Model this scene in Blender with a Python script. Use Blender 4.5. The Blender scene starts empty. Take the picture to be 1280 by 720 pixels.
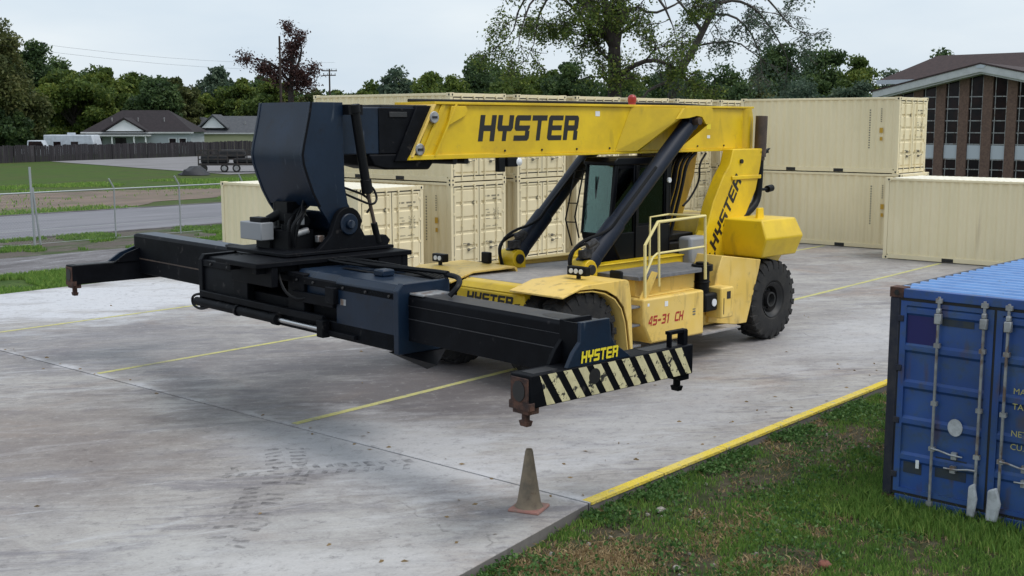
import bpy, bmesh, math, random
import numpy as np
from mathutils import Vector, Matrix
PI = math.pi
random.seed(7); rng = np.random.default_rng(7)
scene = bpy.context.scene
COL = scene.collection
# ------------------------------------------------------------------ camera
cd = bpy.data.cameras.new('camera'); cam = bpy.data.objects.new('camera', cd); COL.objects.link(cam)
cam.location = (0, 0, 4.35)
cam.rotation_euler = (math.radians(82.0), 0, math.radians(40.59 - 90))
cd.sensor_width = 36; cd.lens = 41.59; cd.clip_start = 0.1; cd.clip_end = 3000
scene.camera = cam
# ------------------------------------------------------------------ sky and sun (overcast)
SUN_EL, SUN_AZ = math.radians(60), math.radians(-70)      # azimuth of the sun measured from +X towards +Y
w = bpy.data.worlds.new('World'); scene.world = w; w.use_nodes = True
nt = w.node_tree; N = nt.nodes; Lk = nt.links
bg = N['Background']; bg.inputs[1].default_value = 0.1
sky = N.new('ShaderNodeTexSky'); sky.sky_type = 'NISHITA'; sky.sun_disc = False
sky.sun_elevation = SUN_EL; sky.sun_rotation = PI/2 - SUN_AZ
sky.air_density = 1.0; sky.dust_density = 4.0
tc = N.new('ShaderNodeTexCoord')
mp = N.new('ShaderNodeMapping'); mp.inputs['Scale'].default_value = (1, 1, 3.5)
nz = N.new('ShaderNodeTexNoise'); nz.inputs['Scale'].default_value = 2.8; nz.inputs['Detail'].default_value = 5
Lk.new(tc.outputs['Generated'], mp.inputs[0]); Lk.new(mp.outputs[0], nz.inputs['Vector'])
cr = N.new('ShaderNodeValToRGB')
cr.color_ramp.elements[0].position = 0.34; cr.color_ramp.elements[0].color = (0.63, 0.735, 0.835, 1)
cr.color_ramp.elements[1].position = 0.66; cr.color_ramp.elements[1].color = (0.81, 0.875, 0.92, 1)
Lk.new(nz.outputs[0], cr.inputs[0])
sc = N.new('ShaderNodeVectorMath'); sc.operation = 'SCALE'; sc.inputs['Scale'].default_value = 10.0
Lk.new(cr.outputs[0], sc.inputs[0])
mx = N.new('ShaderNodeMix'); mx.data_type = 'RGBA'; mx.inputs[0].default_value = 0.86
Lk.new(sky.outputs[0], mx.inputs[6]); Lk.new(sc.outputs[0], mx.inputs[7]); Lk.new(mx.outputs[2], bg.inputs[0])
sl = bpy.data.lights.new('sun', 'SUN'); sl.energy = 1.5; sl.angle = math.radians(24); sl.color = (1, 0.96, 0.9)
so = bpy.data.objects.new('sun', sl); COL.objects.link(so)
so.rotation_euler = Vector((math.cos(SUN_AZ)*math.cos(SUN_EL), math.sin(SUN_AZ)*math.cos(SUN_EL), math.sin(SUN_EL))).to_track_quat('Z', 'Y').to_euler()
scene.view_settings.view_transform = 'Standard'; scene.view_settings.look = 'None'
scene.view_settings.exposure = 0.2; scene.view_settings.gamma = 1.0
try: scene.view_settings.use_curve_mapping = False
except Exception: pass

# ------------------------------------------------------------------ materials
def mat(name, col, rough=0.6, metal=0.0, col2=None, scale=3.0, bump=0.0, bscale=40.0, thr=(0.42, 0.62), stretch=(1, 1, 1), spec=0.5, dirt=None, dscale=6.0, dthr=(0.6, 0.75), coat=0, vec='Object'):
    m = bpy.data.materials.new(name); m.use_nodes = True
    t = m.node_tree; n = t.nodes; l = t.links; b = n['Principled BSDF']
    b.inputs['Base Color'].default_value = (*col, 1); b.inputs['Roughness'].default_value = rough
    b.inputs['Metallic'].default_value = metal; b.inputs['Specular IOR Level'].default_value = spec
    if coat: b.inputs['Coat Weight'].default_value = coat; b.inputs['Coat Roughness'].default_value = 0.25
    tcn = n.new('ShaderNodeTexCoord'); mpn = n.new('ShaderNodeMapping'); mpn.inputs['Scale'].default_value = stretch
    l.new(tcn.outputs[vec], mpn.inputs[0])
    out = None
    if col2:
        q = n.new('ShaderNodeTexNoise'); q.inputs['Scale'].default_value = scale; q.inputs['Detail'].default_value = 6; q.inputs['Roughness'].default_value = 0.62
        l.new(mpn.outputs[0], q.inputs['Vector'])
        r = n.new('ShaderNodeMapRange'); r.inputs[1].default_value = thr[0]; r.inputs[2].default_value = thr[1]
        l.new(q.outputs[0], r.inputs[0])
        x = n.new('ShaderNodeMix'); x.data_type = 'RGBA'; x.inputs[6].default_value = (*col, 1); x.inputs[7].default_value = (*col2, 1)
        l.new(r.outputs[0], x.inputs[0]); out = x.outputs[2]
    if dirt:
        q = n.new('ShaderNodeTexNoise'); q.inputs['Scale'].default_value = dscale; q.inputs['Detail'].default_value = 8; q.inputs['Roughness'].default_value = 0.7
        l.new(mpn.outputs[0], q.inputs['Vector'])
        r = n.new('ShaderNodeMapRange'); r.inputs[1].default_value = dthr[0]; r.inputs[2].default_value = dthr[1]
        l.new(q.outputs[0], r.inputs[0])
        x = n.new('ShaderNodeMix'); x.data_type = 'RGBA'; x.inputs[7].default_value = (*dirt, 1)
        if out: l.new(out, x.inputs[6])
        else: x.inputs[6].default_value = (*col, 1)
        l.new(r.outputs[0], x.inputs[0]); out = x.outputs[2]
    if out: l.new(out, b.inputs['Base Color'])
    if bump:
        q = n.new('ShaderNodeTexNoise'); q.inputs['Scale'].default_value = bscale; q.inputs['Detail'].default_value = 5
        l.new(tcn.outputs[vec], q.inputs['Vector'])
        u = n.new('ShaderNodeBump'); u.inputs['Strength'].default_value = bump; u.inputs['Distance'].default_value = 0.02
        l.new(q.outputs[0], u.inputs['Height']); l.new(u.outputs[0], b.inputs['Normal'])
    return m

M = {}
M['yellow'] = mat('yellow_paint', (0.80, 0.55, 0.012), 0.38, col2=(0.66, 0.44, 0.015), scale=1.2, dirt=(0.36, 0.24, 0.05), dscale=3.5, dthr=(0.62, 0.85), spec=0.5)
M['cream'] = mat('faded_yellow_paint', (0.82, 0.58, 0.17), 0.48, col2=(0.80, 0.54, 0.11), scale=1.5, dirt=(0.34, 0.24, 0.10), dscale=4, dthr=(0.58, 0.8))
M['rail'] = mat('rail_paint', (0.80, 0.68, 0.30), 0.45)
M['navy'] = mat('navy_paint', (0.006, 0.016, 0.036), 0.38, col2=(0.009, 0.022, 0.047), scale=2, dirt=(0.006, 0.009, 0.018), dscale=4, dthr=(0.5, 0.75), bump=0.05, bscale=14, spec=0.32)
M['black'] = mat('black_paint', (0.0035, 0.004, 0.006), 0.55, col2=(0.006, 0.007, 0.010), scale=3, dirt=(0.035, 0.03, 0.028), dscale=7, dthr=(0.68, 0.85), spec=0.10, bump=.06, bscale=18)
M['cylnavy'] = mat('cylinder_paint', (0.005, 0.010, 0.024), 0.5, col2=(.008, .014, .03), scale=3, dirt=(.03, .03, .035), dscale=8, dthr=(.66, .8), spec=.3)
M['rubberblack'] = mat('black_plastic', (0.004, 0.0045, 0.006), 0.5, spec=.2)
M['cabblack'] = mat('black_cab_paint', (0.0035, 0.004, 0.006), 0.3, spec=.16)
M['darksteel'] = mat('dark_steel', (0.02, 0.02, 0.022), .5)
M['knob'] = mat('dusty_black_rubber', (0.05,0.05,0.055), .8, col2=(.01,.01,.012), scale=18)
M['tyre'] = mat('tyre_rubber', (0.011, 0.011, 0.012), 0.85, col2=(0.028, 0.026, 0.024), scale=5, bump=0.2, bscale=60, thr=(0.45, 0.7))
M['rim'] = mat('dark_rim', (0.012, 0.012, 0.013), 0.55, dirt=(0.04, 0.035, 0.03), dscale=12)
M['rust'] = mat('rusty_steel', (0.10, 0.045, 0.03), 0.85, col2=(0.035, 0.02, 0.018), scale=9, bump=0.4, bscale=50)
M['exhaust'] = mat('exhaust_steel', (0.055, 0.038, 0.032), 0.6, col2=(0.09, 0.06, 0.045), scale=6)
M['chrome'] = mat('rod_steel', (0.55, 0.55, 0.56), 0.25, metal=1.0)
M['steel'] = mat('galvanised_steel', (0.42, 0.43, 0.44), 0.5, metal=0.5, col2=(0.30, 0.30, 0.31), scale=8)
M['tread'] = mat('grey_tread_plate', (0.27, 0.26, 0.26), 0.7, col2=(0.36, 0.34, 0.33), scale=6, bump=0.3, bscale=120)
M['platform'] = mat('dark_tread_plate', (0.14, 0.145, 0.16), 0.6, col2=(0.20, 0.20, 0.21), scale=6, bump=0.3, bscale=120)
M['sheenblack'] = mat('sheen_black_paint', (0.020, 0.022, 0.030), .45, col2=(0.035, 0.034, 0.038), scale=5, dirt=(0.09, 0.05, 0.045), dscale=2.5, dthr=(.62, .75))  # black paint greyed to hold the beam top's reflection, with brown dirt blotches
M['greybox'] = mat('grey_box_paint', (0.27, 0.28, 0.30), 0.5)
M['stripe'] = mat('worn_cream_stripe', (0.66, 0.60, 0.36), 0.6, col2=(0.52, 0.47, 0.28), scale=6, dirt=(0.02, 0.02, 0.02), dscale=8, dthr=(0.565, 0.59))
M['ltext'] = mat('black_lettering', (0.012, 0.011, 0.012), 0.5)
M['ytext'] = mat('yellow_lettering', (0.80, 0.66, 0.03), 0.5)
M['rtext'] = mat('red_lettering', (0.42, 0.03, 0.02), 0.5)
M['red'] = mat('red_plastic', (0.35, 0.03, 0.03), 0.35)
M['lamp'] = mat('lamp_glass', (0.75, 0.77, 0.8), 0.15)
M['beige'] = mat('beige_container_paint', (0.80, 0.70, 0.47), 0.5, col2=(0.765, 0.67, 0.44), scale=1.2, dirt=(0.42, 0.36, 0.23), dscale=5, dthr=(0.66, 0.9), stretch=(1, 1, .35))
M['beigetop'] = mat('beige_roof_paint', (0.78, 0.75, 0.64), 0.55, col2=(0.7, 0.66, 0.55), scale=2.5)
M['gasket'] = mat('door_gasket', (0.02, 0.02, 0.02), 0.8)
M['mark'] = mat('grey_marking', (0.16, 0.15, 0.12), 0.7)
M['orange'] = mat('amber_marking', (0.5, 0.3, 0.03), 0.7)
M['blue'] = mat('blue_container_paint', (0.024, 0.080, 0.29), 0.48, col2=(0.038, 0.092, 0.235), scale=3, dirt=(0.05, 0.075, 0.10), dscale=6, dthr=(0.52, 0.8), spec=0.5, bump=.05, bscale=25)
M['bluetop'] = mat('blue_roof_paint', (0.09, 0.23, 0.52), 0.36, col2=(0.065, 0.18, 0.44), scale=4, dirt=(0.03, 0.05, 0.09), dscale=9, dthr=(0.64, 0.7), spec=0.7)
M['bluedark'] = mat('dark_blue_frame_paint', (0.010, 0.013, 0.03), 0.5, col2=(0.03, 0.03, 0.04), scale=6)
M['bluepatch'] = mat('fresh_blue_paint', (0.006, 0.008, 0.11), 0.35)
M['greywear'] = mat('worn_dark_patch', (0.035, 0.045, 0.055), 0.7, col2=(0.02, 0.035, 0.07), scale=9)
M['white'] = mat('white_paint', (0.78, 0.80, 0.82), 0.5)
M['conebody'] = mat('dirty_cone_plastic', (0.21, 0.165, 0.115), 0.8, col2=(0.14, 0.115, 0.085), scale=7, bump=.2, dirt=(0.10, 0.05, 0.035), dscale=9, dthr=(.58, .7))
M['conebase'] = mat('faded_pink_plastic', (0.36, 0.17, 0.14), 0.8, col2=(0.26, 0.17, 0.14), scale=8)
M['galv'] = mat('fence_steel', (0.38, 0.41, 0.43), 0.45, metal=0.4)
M['brick'] = mat('brick', (0.185, 0.115, 0.088), 0.9, col2=(0.12, 0.075, 0.062), scale=9, thr=(.4, .6))
M['darkglass'] = mat('dark_window_glass', (0.010, 0.008, 0.010), 0.15, spec=0.25, col2=(0.025, 0.012, 0.012), scale=1)
M['roofbrown'] = mat('brown_roof_shingles', (0.055, 0.036, 0.036), 0.9, col2=(0.042, 0.029, 0.030), scale=4, bump=.3)
M['fascia'] = mat('pale_fascia_paint', (0.55, 0.56, 0.57), 0.6, col2=(.48, .49, .5), scale=2)
M['panel'] = mat('white_spandrel', (0.50, 0.54, 0.60), 0.5)
M['shingle'] = mat('dark_shingles', (0.018, 0.014, 0.017), 0.95, col2=(0.028, 0.021, 0.025), scale=3)
M['shinglegrey'] = mat('grey_shingles', (0.085, 0.09, 0.10), 0.95, col2=(0.06, 0.065, 0.075), scale=3)
M['siding'] = mat('pale_siding', (0.42, 0.46, 0.50), 0.8)
M['creamwall'] = mat('cream_wall', (0.50, 0.50, 0.32), 0.85)
M['fencewood'] = mat('weathered_fence_wood', (0.028, 0.025, 0.030), 0.95, col2=(0.085, 0.075, 0.085), scale=0.9, thr=(.5, .8), stretch=(1.5, 1.5, .15))
M['barkd'] = mat('dark_bark', (0.030, 0.024, 0.022), 0.95, col2=(0.05, 0.042, 0.038), scale=4)
M['barkg'] = mat('grey_bark', (0.085, 0.075, 0.068), 0.95, col2=(0.05, 0.043, 0.04), scale=4)
M['polewood'] = mat('pole_wood', (0.04, 0.028, 0.024), 0.9)
M['vehwhite'] = mat('white_vehicle_paint', (0.52, 0.56, 0.62), 0.4, col2=(.42, .45, .5), scale=2)
M['trailer'] = mat('trailer_paint', (0.02, 0.02, 0.022), 0.6, col2=(0.05, 0.035, 0.03), scale=3)
M['tarp'] = mat('dark_tarp', (0.02, 0.02, 0.025), 0.6, bump=.5, bscale=4)

def weather(name, scale, amt, streak=(0.20, 0.11, 0.05), sthr=(.66, .80), sst=(5, 5, .35), samt=.5):
    m = M[name]; t = m.node_tree; n = t.nodes; l = t.links; b = n['Principled BSDF']; src = b.inputs['Base Color'].links[0].from_socket
    g = n.new('ShaderNodeNewGeometry')
    q = n.new('ShaderNodeTexNoise'); q.inputs['Scale'].default_value = scale; q.inputs['Detail'].default_value = 1; l.new(g.outputs['Position'], q.inputs['Vector'])
    r_ = n.new('ShaderNodeMapRange'); r_.inputs[1].default_value = .3; r_.inputs[2].default_value = .7; r_.inputs[3].default_value = 1-amt; r_.inputs[4].default_value = 1+amt*.4; l.new(q.outputs[0], r_.inputs[0])
    h = n.new('ShaderNodeVectorMath'); h.operation = 'SCALE'; l.new(src, h.inputs[0]); l.new(r_.outputs[0], h.inputs['Scale'])
    mp = n.new('ShaderNodeMapping'); mp.inputs['Scale'].default_value = sst; l.new(g.outputs['Position'], mp.inputs[0])
    q2 = n.new('ShaderNodeTexNoise'); q2.inputs['Scale'].default_value = 1; q2.inputs['Detail'].default_value = 6; l.new(mp.outputs[0], q2.inputs['Vector'])
    r2 = n.new('ShaderNodeMapRange'); r2.inputs[1].default_value = sthr[0]; r2.inputs[2].default_value = sthr[1]; r2.inputs[4].default_value = samt; l.new(q2.outputs[0], r2.inputs[0])
    x = n.new('ShaderNodeMix'); x.data_type = 'RGBA'; l.new(r2.outputs[0], x.inputs[0]); l.new(h.outputs[0], x.inputs[6]); x.inputs[7].default_value = (*streak, 1)
    l.new(x.outputs[2], b.inputs['Base Color'])
weather('beige', .16, .16, samt=.32)
weather('steel', 2, .2, streak=(.16, .08, .04), sthr=(.55, .65), sst=(9, 9, 5), samt=.7)
M['fadedtext'] = mat('faded_yellow_lettering', (0.42, 0.38, 0.12), .6)
M['offwhite'] = mat('dull_white_paint', (0.50, 0.52, 0.55), .6, col2=(.35, .36, .38), scale=9)
weather('yellow', .8, .12, streak=(0.20, 0.13, 0.03), sthr=(.61, .74), sst=(3.5, 3.5, .8), samt=.5)
weather('cream', .8, .12, streak=(0.20, 0.13, 0.05), sthr=(.56, .72), sst=(5, 5, 1.2), samt=.55)
weather('navy', 1.2, .25, streak=(0.07, 0.085, 0.11), sthr=(.64, .70), sst=(7, 7, 2.0), samt=.55)
weather('black', 1.2, .25, streak=(0.06, 0.055, 0.055), sthr=(.64, .72), sst=(6, 6, 6), samt=.5)
weather('blue', 1.5, .25, streak=(0.085, 0.055, 0.045), sthr=(.58, .70), sst=(6, 6, 1.6), samt=.6)
weather('concreteless', 1, 0) if False else None

def glassmat(name, tint, alpha_mix):
    m = bpy.data.materials.new(name); m.use_nodes = True; t = m.node_tree; n = t.nodes; l = t.links
    out = n['Material Output']; n.remove(n['Principled BSDF'])
    g = n.new('ShaderNodeBsdfGlossy'); g.inputs['Roughness'].default_value = 0.03; g.inputs['Color'].default_value = (.9, .95, .95, 1)
    tr = n.new('ShaderNodeBsdfTransparent'); tr.inputs['Color'].default_value = (*tint, 1)
    fr = n.new('ShaderNodeFresnel'); fr.inputs['IOR'].default_value = 1.5
    a = n.new('ShaderNodeMath'); a.operation = 'ADD'; a.inputs[1].default_value = alpha_mix
    l.new(fr.outputs[0], a.inputs[0])
    mm = n.new('ShaderNodeMixShader'); l.new(a.outputs[0], mm.inputs[0]); l.new(tr.outputs[0], mm.inputs[1]); l.new(g.outputs[0], mm.inputs[2]); l.new(mm.outputs[0], out.inputs[0])
    return m
M['cabglass'] = glassmat('cab_glass', (0.50, 0.66, 0.60), 0.0)

def leafmat(name, c1, c2, c3):
    m = bpy.data.materials.new(name); m.use_nodes = True; t = m.node_tree; n = t.nodes; l = t.links; b = n['Principled BSDF']
    b.inputs['Roughness'].default_value = 0.6; b.inputs['Specular IOR Level'].default_value = 0.25
    at = n.new('ShaderNodeAttribute'); at.attribute_name = 'tint'
    r = n.new('ShaderNodeValToRGB'); e = r.color_ramp.elements
    e[0].position = 0.0; e[0].color = (*c1, 1); e[1].position = 1.0; e[1].color = (*c3, 1)
    k = e.new(0.5); k.color = (*c2, 1)
    l.new(at.outputs['Fac'], r.inputs[0]); l.new(r.outputs[0], b.inputs['Base Color'])
    tl = n.new('ShaderNodeBsdfTranslucent'); l.new(r.outputs[0], tl.inputs['Color'])
    ms = n.new('ShaderNodeMixShader'); ms.inputs[0].default_value = 0.38
    l.new(b.outputs[0], ms.inputs[1]); l.new(tl.outputs[0], ms.inputs[2]); l.new(ms.outputs[0], n['Material Output'].inputs[0])
    return m
M['leafdark'] = leafmat('dark_green_leaves', (0.032, 0.057, 0.028), (0.069, 0.118, 0.044), (0.140, 0.197, 0.060))
M['leafmid'] = leafmat('mid_green_leaves', (0.050, 0.086, 0.025), (0.104, 0.154, 0.032), (0.218, 0.251, 0.049))
M['leafolive'] = leafmat('olive_leaves', (0.042, 0.061, 0.024), (0.096, 0.115, 0.038), (0.192, 0.192, 0.069))
M['leafgrey'] = leafmat('grey_green_leaves', (0.043, 0.076, 0.055), (0.082, 0.126, 0.081), (0.162, 0.208, 0.130))
M['leafred'] = leafmat('russet_leaves', (0.039, 0.022, 0.025), (0.076, 0.039, 0.036), (0.130, 0.066, 0.051))
M['grassleaf'] = leafmat('grass_blades', (0.087, 0.174, 0.041), (0.175, 0.315, 0.063), (0.370, 0.472, 0.122))
M['weedleaf'] = leafmat('weed_leaves', (0.033, 0.081, 0.022), (0.075, 0.164, 0.041), (0.149, 0.253, 0.080))
M['dryleaf'] = leafmat('dry_grass', (0.230, 0.161, 0.081), (0.414, 0.299, 0.161), (0.598, 0.471, 0.276))

def concrete_mat():
    m = bpy.data.materials.new('stained_concrete'); m.use_nodes = True; t = m.node_tree; n = t.nodes; l = t.links; b = n['Principled BSDF']
    b.inputs['Roughness'].default_value = 0.72; b.inputs['Specular IOR Level'].default_value = 0.4
    g = n.new('ShaderNodeNewGeometry')
    def noise(scale, st=(1, 1, 1), rot=0, det=6, ro=.6, dist=0):
        m0 = n.new('ShaderNodeMapping'); m0.inputs['Rotation'].default_value = (0, 0, rot); l.new(g.outputs['Position'], m0.inputs[0])
        mp = n.new('ShaderNodeMapping'); mp.inputs['Scale'].default_value = st
        l.new(m0.outputs[0], mp.inputs[0])
        q = n.new('ShaderNodeTexNoise'); q.inputs['Scale'].default_value = scale; q.inputs['Detail'].default_value = det; q.inputs['Roughness'].default_value = ro; q.inputs['Distortion'].default_value = dist
        l.new(mp.outputs[0], q.inputs['Vector']); return q.outputs[0]
    def rng_(s, a, c):
        r = n.new('ShaderNodeMapRange'); r.inputs[1].default_value = a; r.inputs[2].default_value = c; l.new(s, r.inputs[0]); return r.outputs[0]
    def mix(f, a, c, mode='MIX'):
        x = n.new('ShaderNodeMix'); x.data_type = 'RGBA'; x.blend_type = mode
        for s, k in ((f, 0), (a, 6), (c, 7)):
            if isinstance(s, (tuple, float)): x.inputs[k].default_value = s if isinstance(s, float) else (*s, 1)
            else: l.new(s, x.inputs[k])
        return x.outputs[2]
    def fac(s, k):
        q = n.new('ShaderNodeMath'); q.operation = 'MULTIPLY'; q.inputs[1].default_value = k; l.new(s, q.inputs[0]); return q.outputs[0]
    def mul(s, q2):
        q = n.new('ShaderNodeMath'); q.operation = 'MULTIPLY'; l.new(s, q.inputs[0]); l.new(q2, q.inputs[1]); return q.outputs[0]
    sep = n.new('ShaderNodeSeparateXYZ'); l.new(g.outputs['Position'], sep.inputs[0])
    def blobm(cx, cy, rx, ry, ns):     # ragged mask round a spot
        cmb = n.new('ShaderNodeVectorMath'); cmb.operation = 'SUBTRACT'; cmb.inputs[1].default_value = (cx, cy, 0); l.new(g.outputs['Position'], cmb.inputs[0])
        dv = n.new('ShaderNodeVectorMath'); dv.operation = 'DIVIDE'; dv.inputs[1].default_value = (rx, ry, 1); l.new(cmb.outputs[0], dv.inputs[0])
        ln = n.new('ShaderNodeVectorMath'); ln.operation = 'LENGTH'; l.new(dv.outputs[0], ln.inputs[0])
        s_ = n.new('ShaderNodeMath'); s_.operation = 'MULTIPLY_ADD'; s_.inputs[1].default_value = 3.0; s_.inputs[2].default_value = -.55; l.new(ns, s_.inputs[0])
        a_ = n.new('ShaderNodeMath'); a_.operation = 'SUBTRACT'; l.new(s_.outputs[0], a_.inputs[0]); l.new(ln.outputs['Value'], a_.inputs[1])
        return rng_(a_.outputs[0], -.25, .45)
    big = noise(.35, rot=.5, det=9, ro=.66, dist=.8)
    base = mix(rng_(big, .36, .64), (0.225, 0.208, 0.208), (0.395, 0.378, 0.36))
    base = mix(fac(rng_(noise(.30, rot=1.3, det=7, dist=1.2), .53, .66), .7), base, (0.29, 0.235, 0.205))
    st = noise(1.1, st=(.45, 2.0, 1), rot=math.radians(40), det=10, dist=1.0, ro=.72)
    base = mix(fac(rng_(st, .52, .60), .62), base, (0.165, 0.155, 0.175))
    st2 = noise(.8, st=(.5, 2.4, 1), rot=math.radians(28), det=10, dist=1.2, ro=.74)
    base = mix(fac(rng_(st2, .54, .63), .6), base, (0.46, 0.46, 0.48))
    st4 = noise(1.6, st=(.22, 5.5, 1), rot=math.radians(36), det=8, ro=.72, dist=.7)
    base = mix(fac(rng_(st4, .52, .66), .38), base, (0.16, 0.145, 0.15))
    st5 = noise(1.3, st=(.25, 5.0, 1), rot=math.radians(50), det=8, ro=.72, dist=.6)
    base = mix(fac(rng_(st5, .54, .68), .40), base, (0.47, 0.46, 0.46))
    st3 = noise(3.6, st=(.5, 2.0, 1), rot=math.radians(46), det=8, ro=.75, dist=.5)
    base = mix(fac(rng_(st3, .52, .70), .45), base, (0.14, 0.135, 0.15))
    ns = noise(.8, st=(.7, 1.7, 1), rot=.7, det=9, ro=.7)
    base = mix(fac(blobm(14.6, 13.6, 5.0, 3.4, ns), .75), base, (0.095, 0.083, 0.09))  # oil staining, darkened further to paint in the shade under the front tyres
    base = mix(fac(blobm(12.6, 20.0, 2.6, 4.0, ns), .45), base, (0.13, 0.125, 0.145))
    base = mix(fac(blobm(7.8, 15.5, 2.4, 3.2, ns), .5), base, (0.19, 0.155, 0.135))
    base = mix(fac(blobm(15.5, 26.6, 4.6, 3.2, ns), .85), base, (0.56, 0.57, 0.61))
    base = mix(fac(blobm(6.5, 9.2, 2.4, 1.8, ns), .5), base, (0.46, 0.455, 0.45))
    base = mix(fac(blobm(14.0, 9.6, 4.0, 1.2, ns), .45), base, (0.47, 0.47, 0.49))
    base = mix(fac(blobm(23, 10.0, 5.0, 1.6, ns), .45), base, (0.50, 0.50, 0.53))
    base = mix(fac(blobm(10.6, 11.2, 1.6, 2.6, ns), .7), base, (0.50, 0.50, 0.52))
    base = mix(fac(blobm(9.0, 24.0, 2.2, 2.4, ns), .5), base, (0.20, 0.20, 0.22))
    base = mix(fac(blobm(5.8, 8.0, 2.6, 1.6, ns), .6), base, (0.50, 0.49, 0.49))
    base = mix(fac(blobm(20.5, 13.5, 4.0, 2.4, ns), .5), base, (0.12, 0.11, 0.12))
    # spots of oil and rust
    vo = n.new('ShaderNodeTexVoronoi'); vo.inputs['Scale'].default_value = 1.3; l.new(g.outputs['Position'], vo.inputs['Vector'])
    base = mix(fac(mul(rng_(vo.outputs['Distance'], .07, .02), rng_(ns, .5, .6)), .7), base, (0.06, 0.05, 0.045))
    # hairline cracks
    vc = n.new('ShaderNodeTexVoronoi'); vc.feature = 'DISTANCE_TO_EDGE'; vc.inputs['Scale'].default_value = .11
    wv = n.new('ShaderNodeVectorMath'); wv.operation = 'ADD'; nn_ = n.new('ShaderNodeTexNoise'); nn_.inputs['Scale'].default_value = .7; nn_.inputs['Detail'].default_value = 6; l.new(g.outputs['Position'], nn_.inputs['Vector'])
    l.new(g.outputs['Position'], wv.inputs[0]); sv_ = n.new('ShaderNodeVectorMath'); sv_.operation = 'SCALE'; sv_.inputs['Scale'].default_value = 1.6; l.new(nn_.outputs['Color'], sv_.inputs[0]); l.new(sv_.outputs[0], wv.inputs[1]); l.new(wv.outputs[0], vc.inputs['Vector'])
    base = mix(fac(mul(rng_(vc.outputs['Distance'], .003, .0005), rng_(big, .5, .56)), .45), base, (0.10, 0.09, 0.09))
    # lime bloom beside the joint at x = 10.57
    ax = n.new('ShaderNodeMath'); ax.operation = 'SUBTRACT'; ax.inputs[1].default_value = 10.62; l.new(sep.outputs[0], ax.inputs[0])
    ab = n.new('ShaderNodeMath'); ab.operation = 'ABSOLUTE'; l.new(ax.outputs[0], ab.inputs[0])
    ad = n.new('ShaderNodeMath'); ad.operation = 'MULTIPLY_ADD'; ad.inputs[1].default_value = .9; ad.inputs[2].default_value = -.35; l.new(noise(1.3, det=7), ad.inputs[0])
    su = n.new('ShaderNodeMath'); su.operation = 'SUBTRACT'; l.new(ad.outputs[0], su.inputs[0]); l.new(ab.outputs[0], su.inputs[1])
    base = mix(fac(rng_(su.outputs[0], -.02, .22), .7), base, (0.55, 0.55, 0.58))
    fine = noise(26, det=6, ro=.75)
    mid = noise(5.5, det=9, ro=.78)
    base = mix(fac(rng_(mid, .47, .36), .45), base, (0.12, 0.11, 0.115))
    base = mix(fac(rng_(mid, .55, .68), .40), base, (0.50, 0.49, 0.48))
    spk = noise(14, det=4, ro=.6)
    base = mix(fac(rng_(spk, .66, .72), .6), base, (0.08, 0.075, 0.075))
    base = mix(.45, base, mix(fine, (0.0, 0.0, 0.0), (1., 1., 1.)), 'SOFT_LIGHT')
    # soil stains on the slab's sides and along its joint
    zz = n.new('ShaderNodeMath'); zz.operation = 'LESS_THAN'; zz.inputs[1].default_value = -.012; l.new(sep.outputs[2], zz.inputs[0])
    base = mix(fac(zz.outputs[0], .8), base, (0.13, 0.12, 0.115))
    l.new(base, b.inputs['Base Color'])
    u = n.new('ShaderNodeBump'); u.inputs['Strength'].default_value = .12; u.inputs['Distance'].default_value = .01; l.new(fine, u.inputs['Height']); l.new(u.outputs[0], b.inputs['Normal'])
    r = rng_(st, .3, .7); rr = n.new('ShaderNodeMath'); rr.operation = 'MULTIPLY_ADD'; rr.inputs[1].default_value = -.22; rr.inputs[2].default_value = .8; l.new(r, rr.inputs[0]); l.new(rr.outputs[0], b.inputs['Roughness'])
    return m
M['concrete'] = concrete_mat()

def ground_mat(name, layers, bscale=14):
    """layers: first colour, then (scale, lo, hi, colour, stretch) laid over it by noise"""
    m = bpy.data.materials.new(name); m.use_nodes = True; t = m.node_tree; n = t.nodes; l = t.links; b = n['Principled BSDF']
    b.inputs['Roughness'].default_value = 0.95; b.inputs['Specular IOR Level'].default_value = 0.15
    g = n.new('ShaderNodeNewGeometry'); cur = None
    for i, L_ in enumerate(layers[1:]):
        mp = n.new('ShaderNodeMapping'); mp.inputs['Scale'].default_value = L_[4]; mp.inputs['Location'].default_value = (i*7.3, i*3.1, 0); l.new(g.outputs['Position'], mp.inputs[0])
        q = n.new('ShaderNodeTexNoise'); q.inputs['Scale'].default_value = L_[0]; q.inputs['Detail'].default_value = 7; q.inputs['Roughness'].default_value = .62; l.new(mp.outputs[0], q.inputs['Vector'])
        r = n.new('ShaderNodeMapRange'); r.inputs[1].default_value = L_[1]; r.inputs[2].default_value = L_[2]; l.new(q.outputs[0], r.inputs[0])
        x = n.new('ShaderNodeMix'); x.data_type = 'RGBA'; x.inputs[7].default_value = (*L_[3], 1)
        if cur: l.new(cur, x.inputs[6])
        else: x.inputs[6].default_value = (*layers[0], 1)
        l.new(r.outputs[0], x.inputs[0]); cur = x.outputs[2]
    l.new(cur, b.inputs['Base Color'])
    q = n.new('ShaderNodeTexNoise'); q.inputs['Scale'].default_value = bscale; q.inputs['Detail'].default_value = 6; l.new(g.outputs['Position'], q.inputs['Vector'])
    u = n.new('ShaderNodeBump'); u.inputs['Strength'].default_value = .6; u.inputs['Distance'].default_value = .05; l.new(q.outputs[0], u.inputs['Height']); l.new(u.outputs[0], b.inputs['Normal'])
    return m
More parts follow.
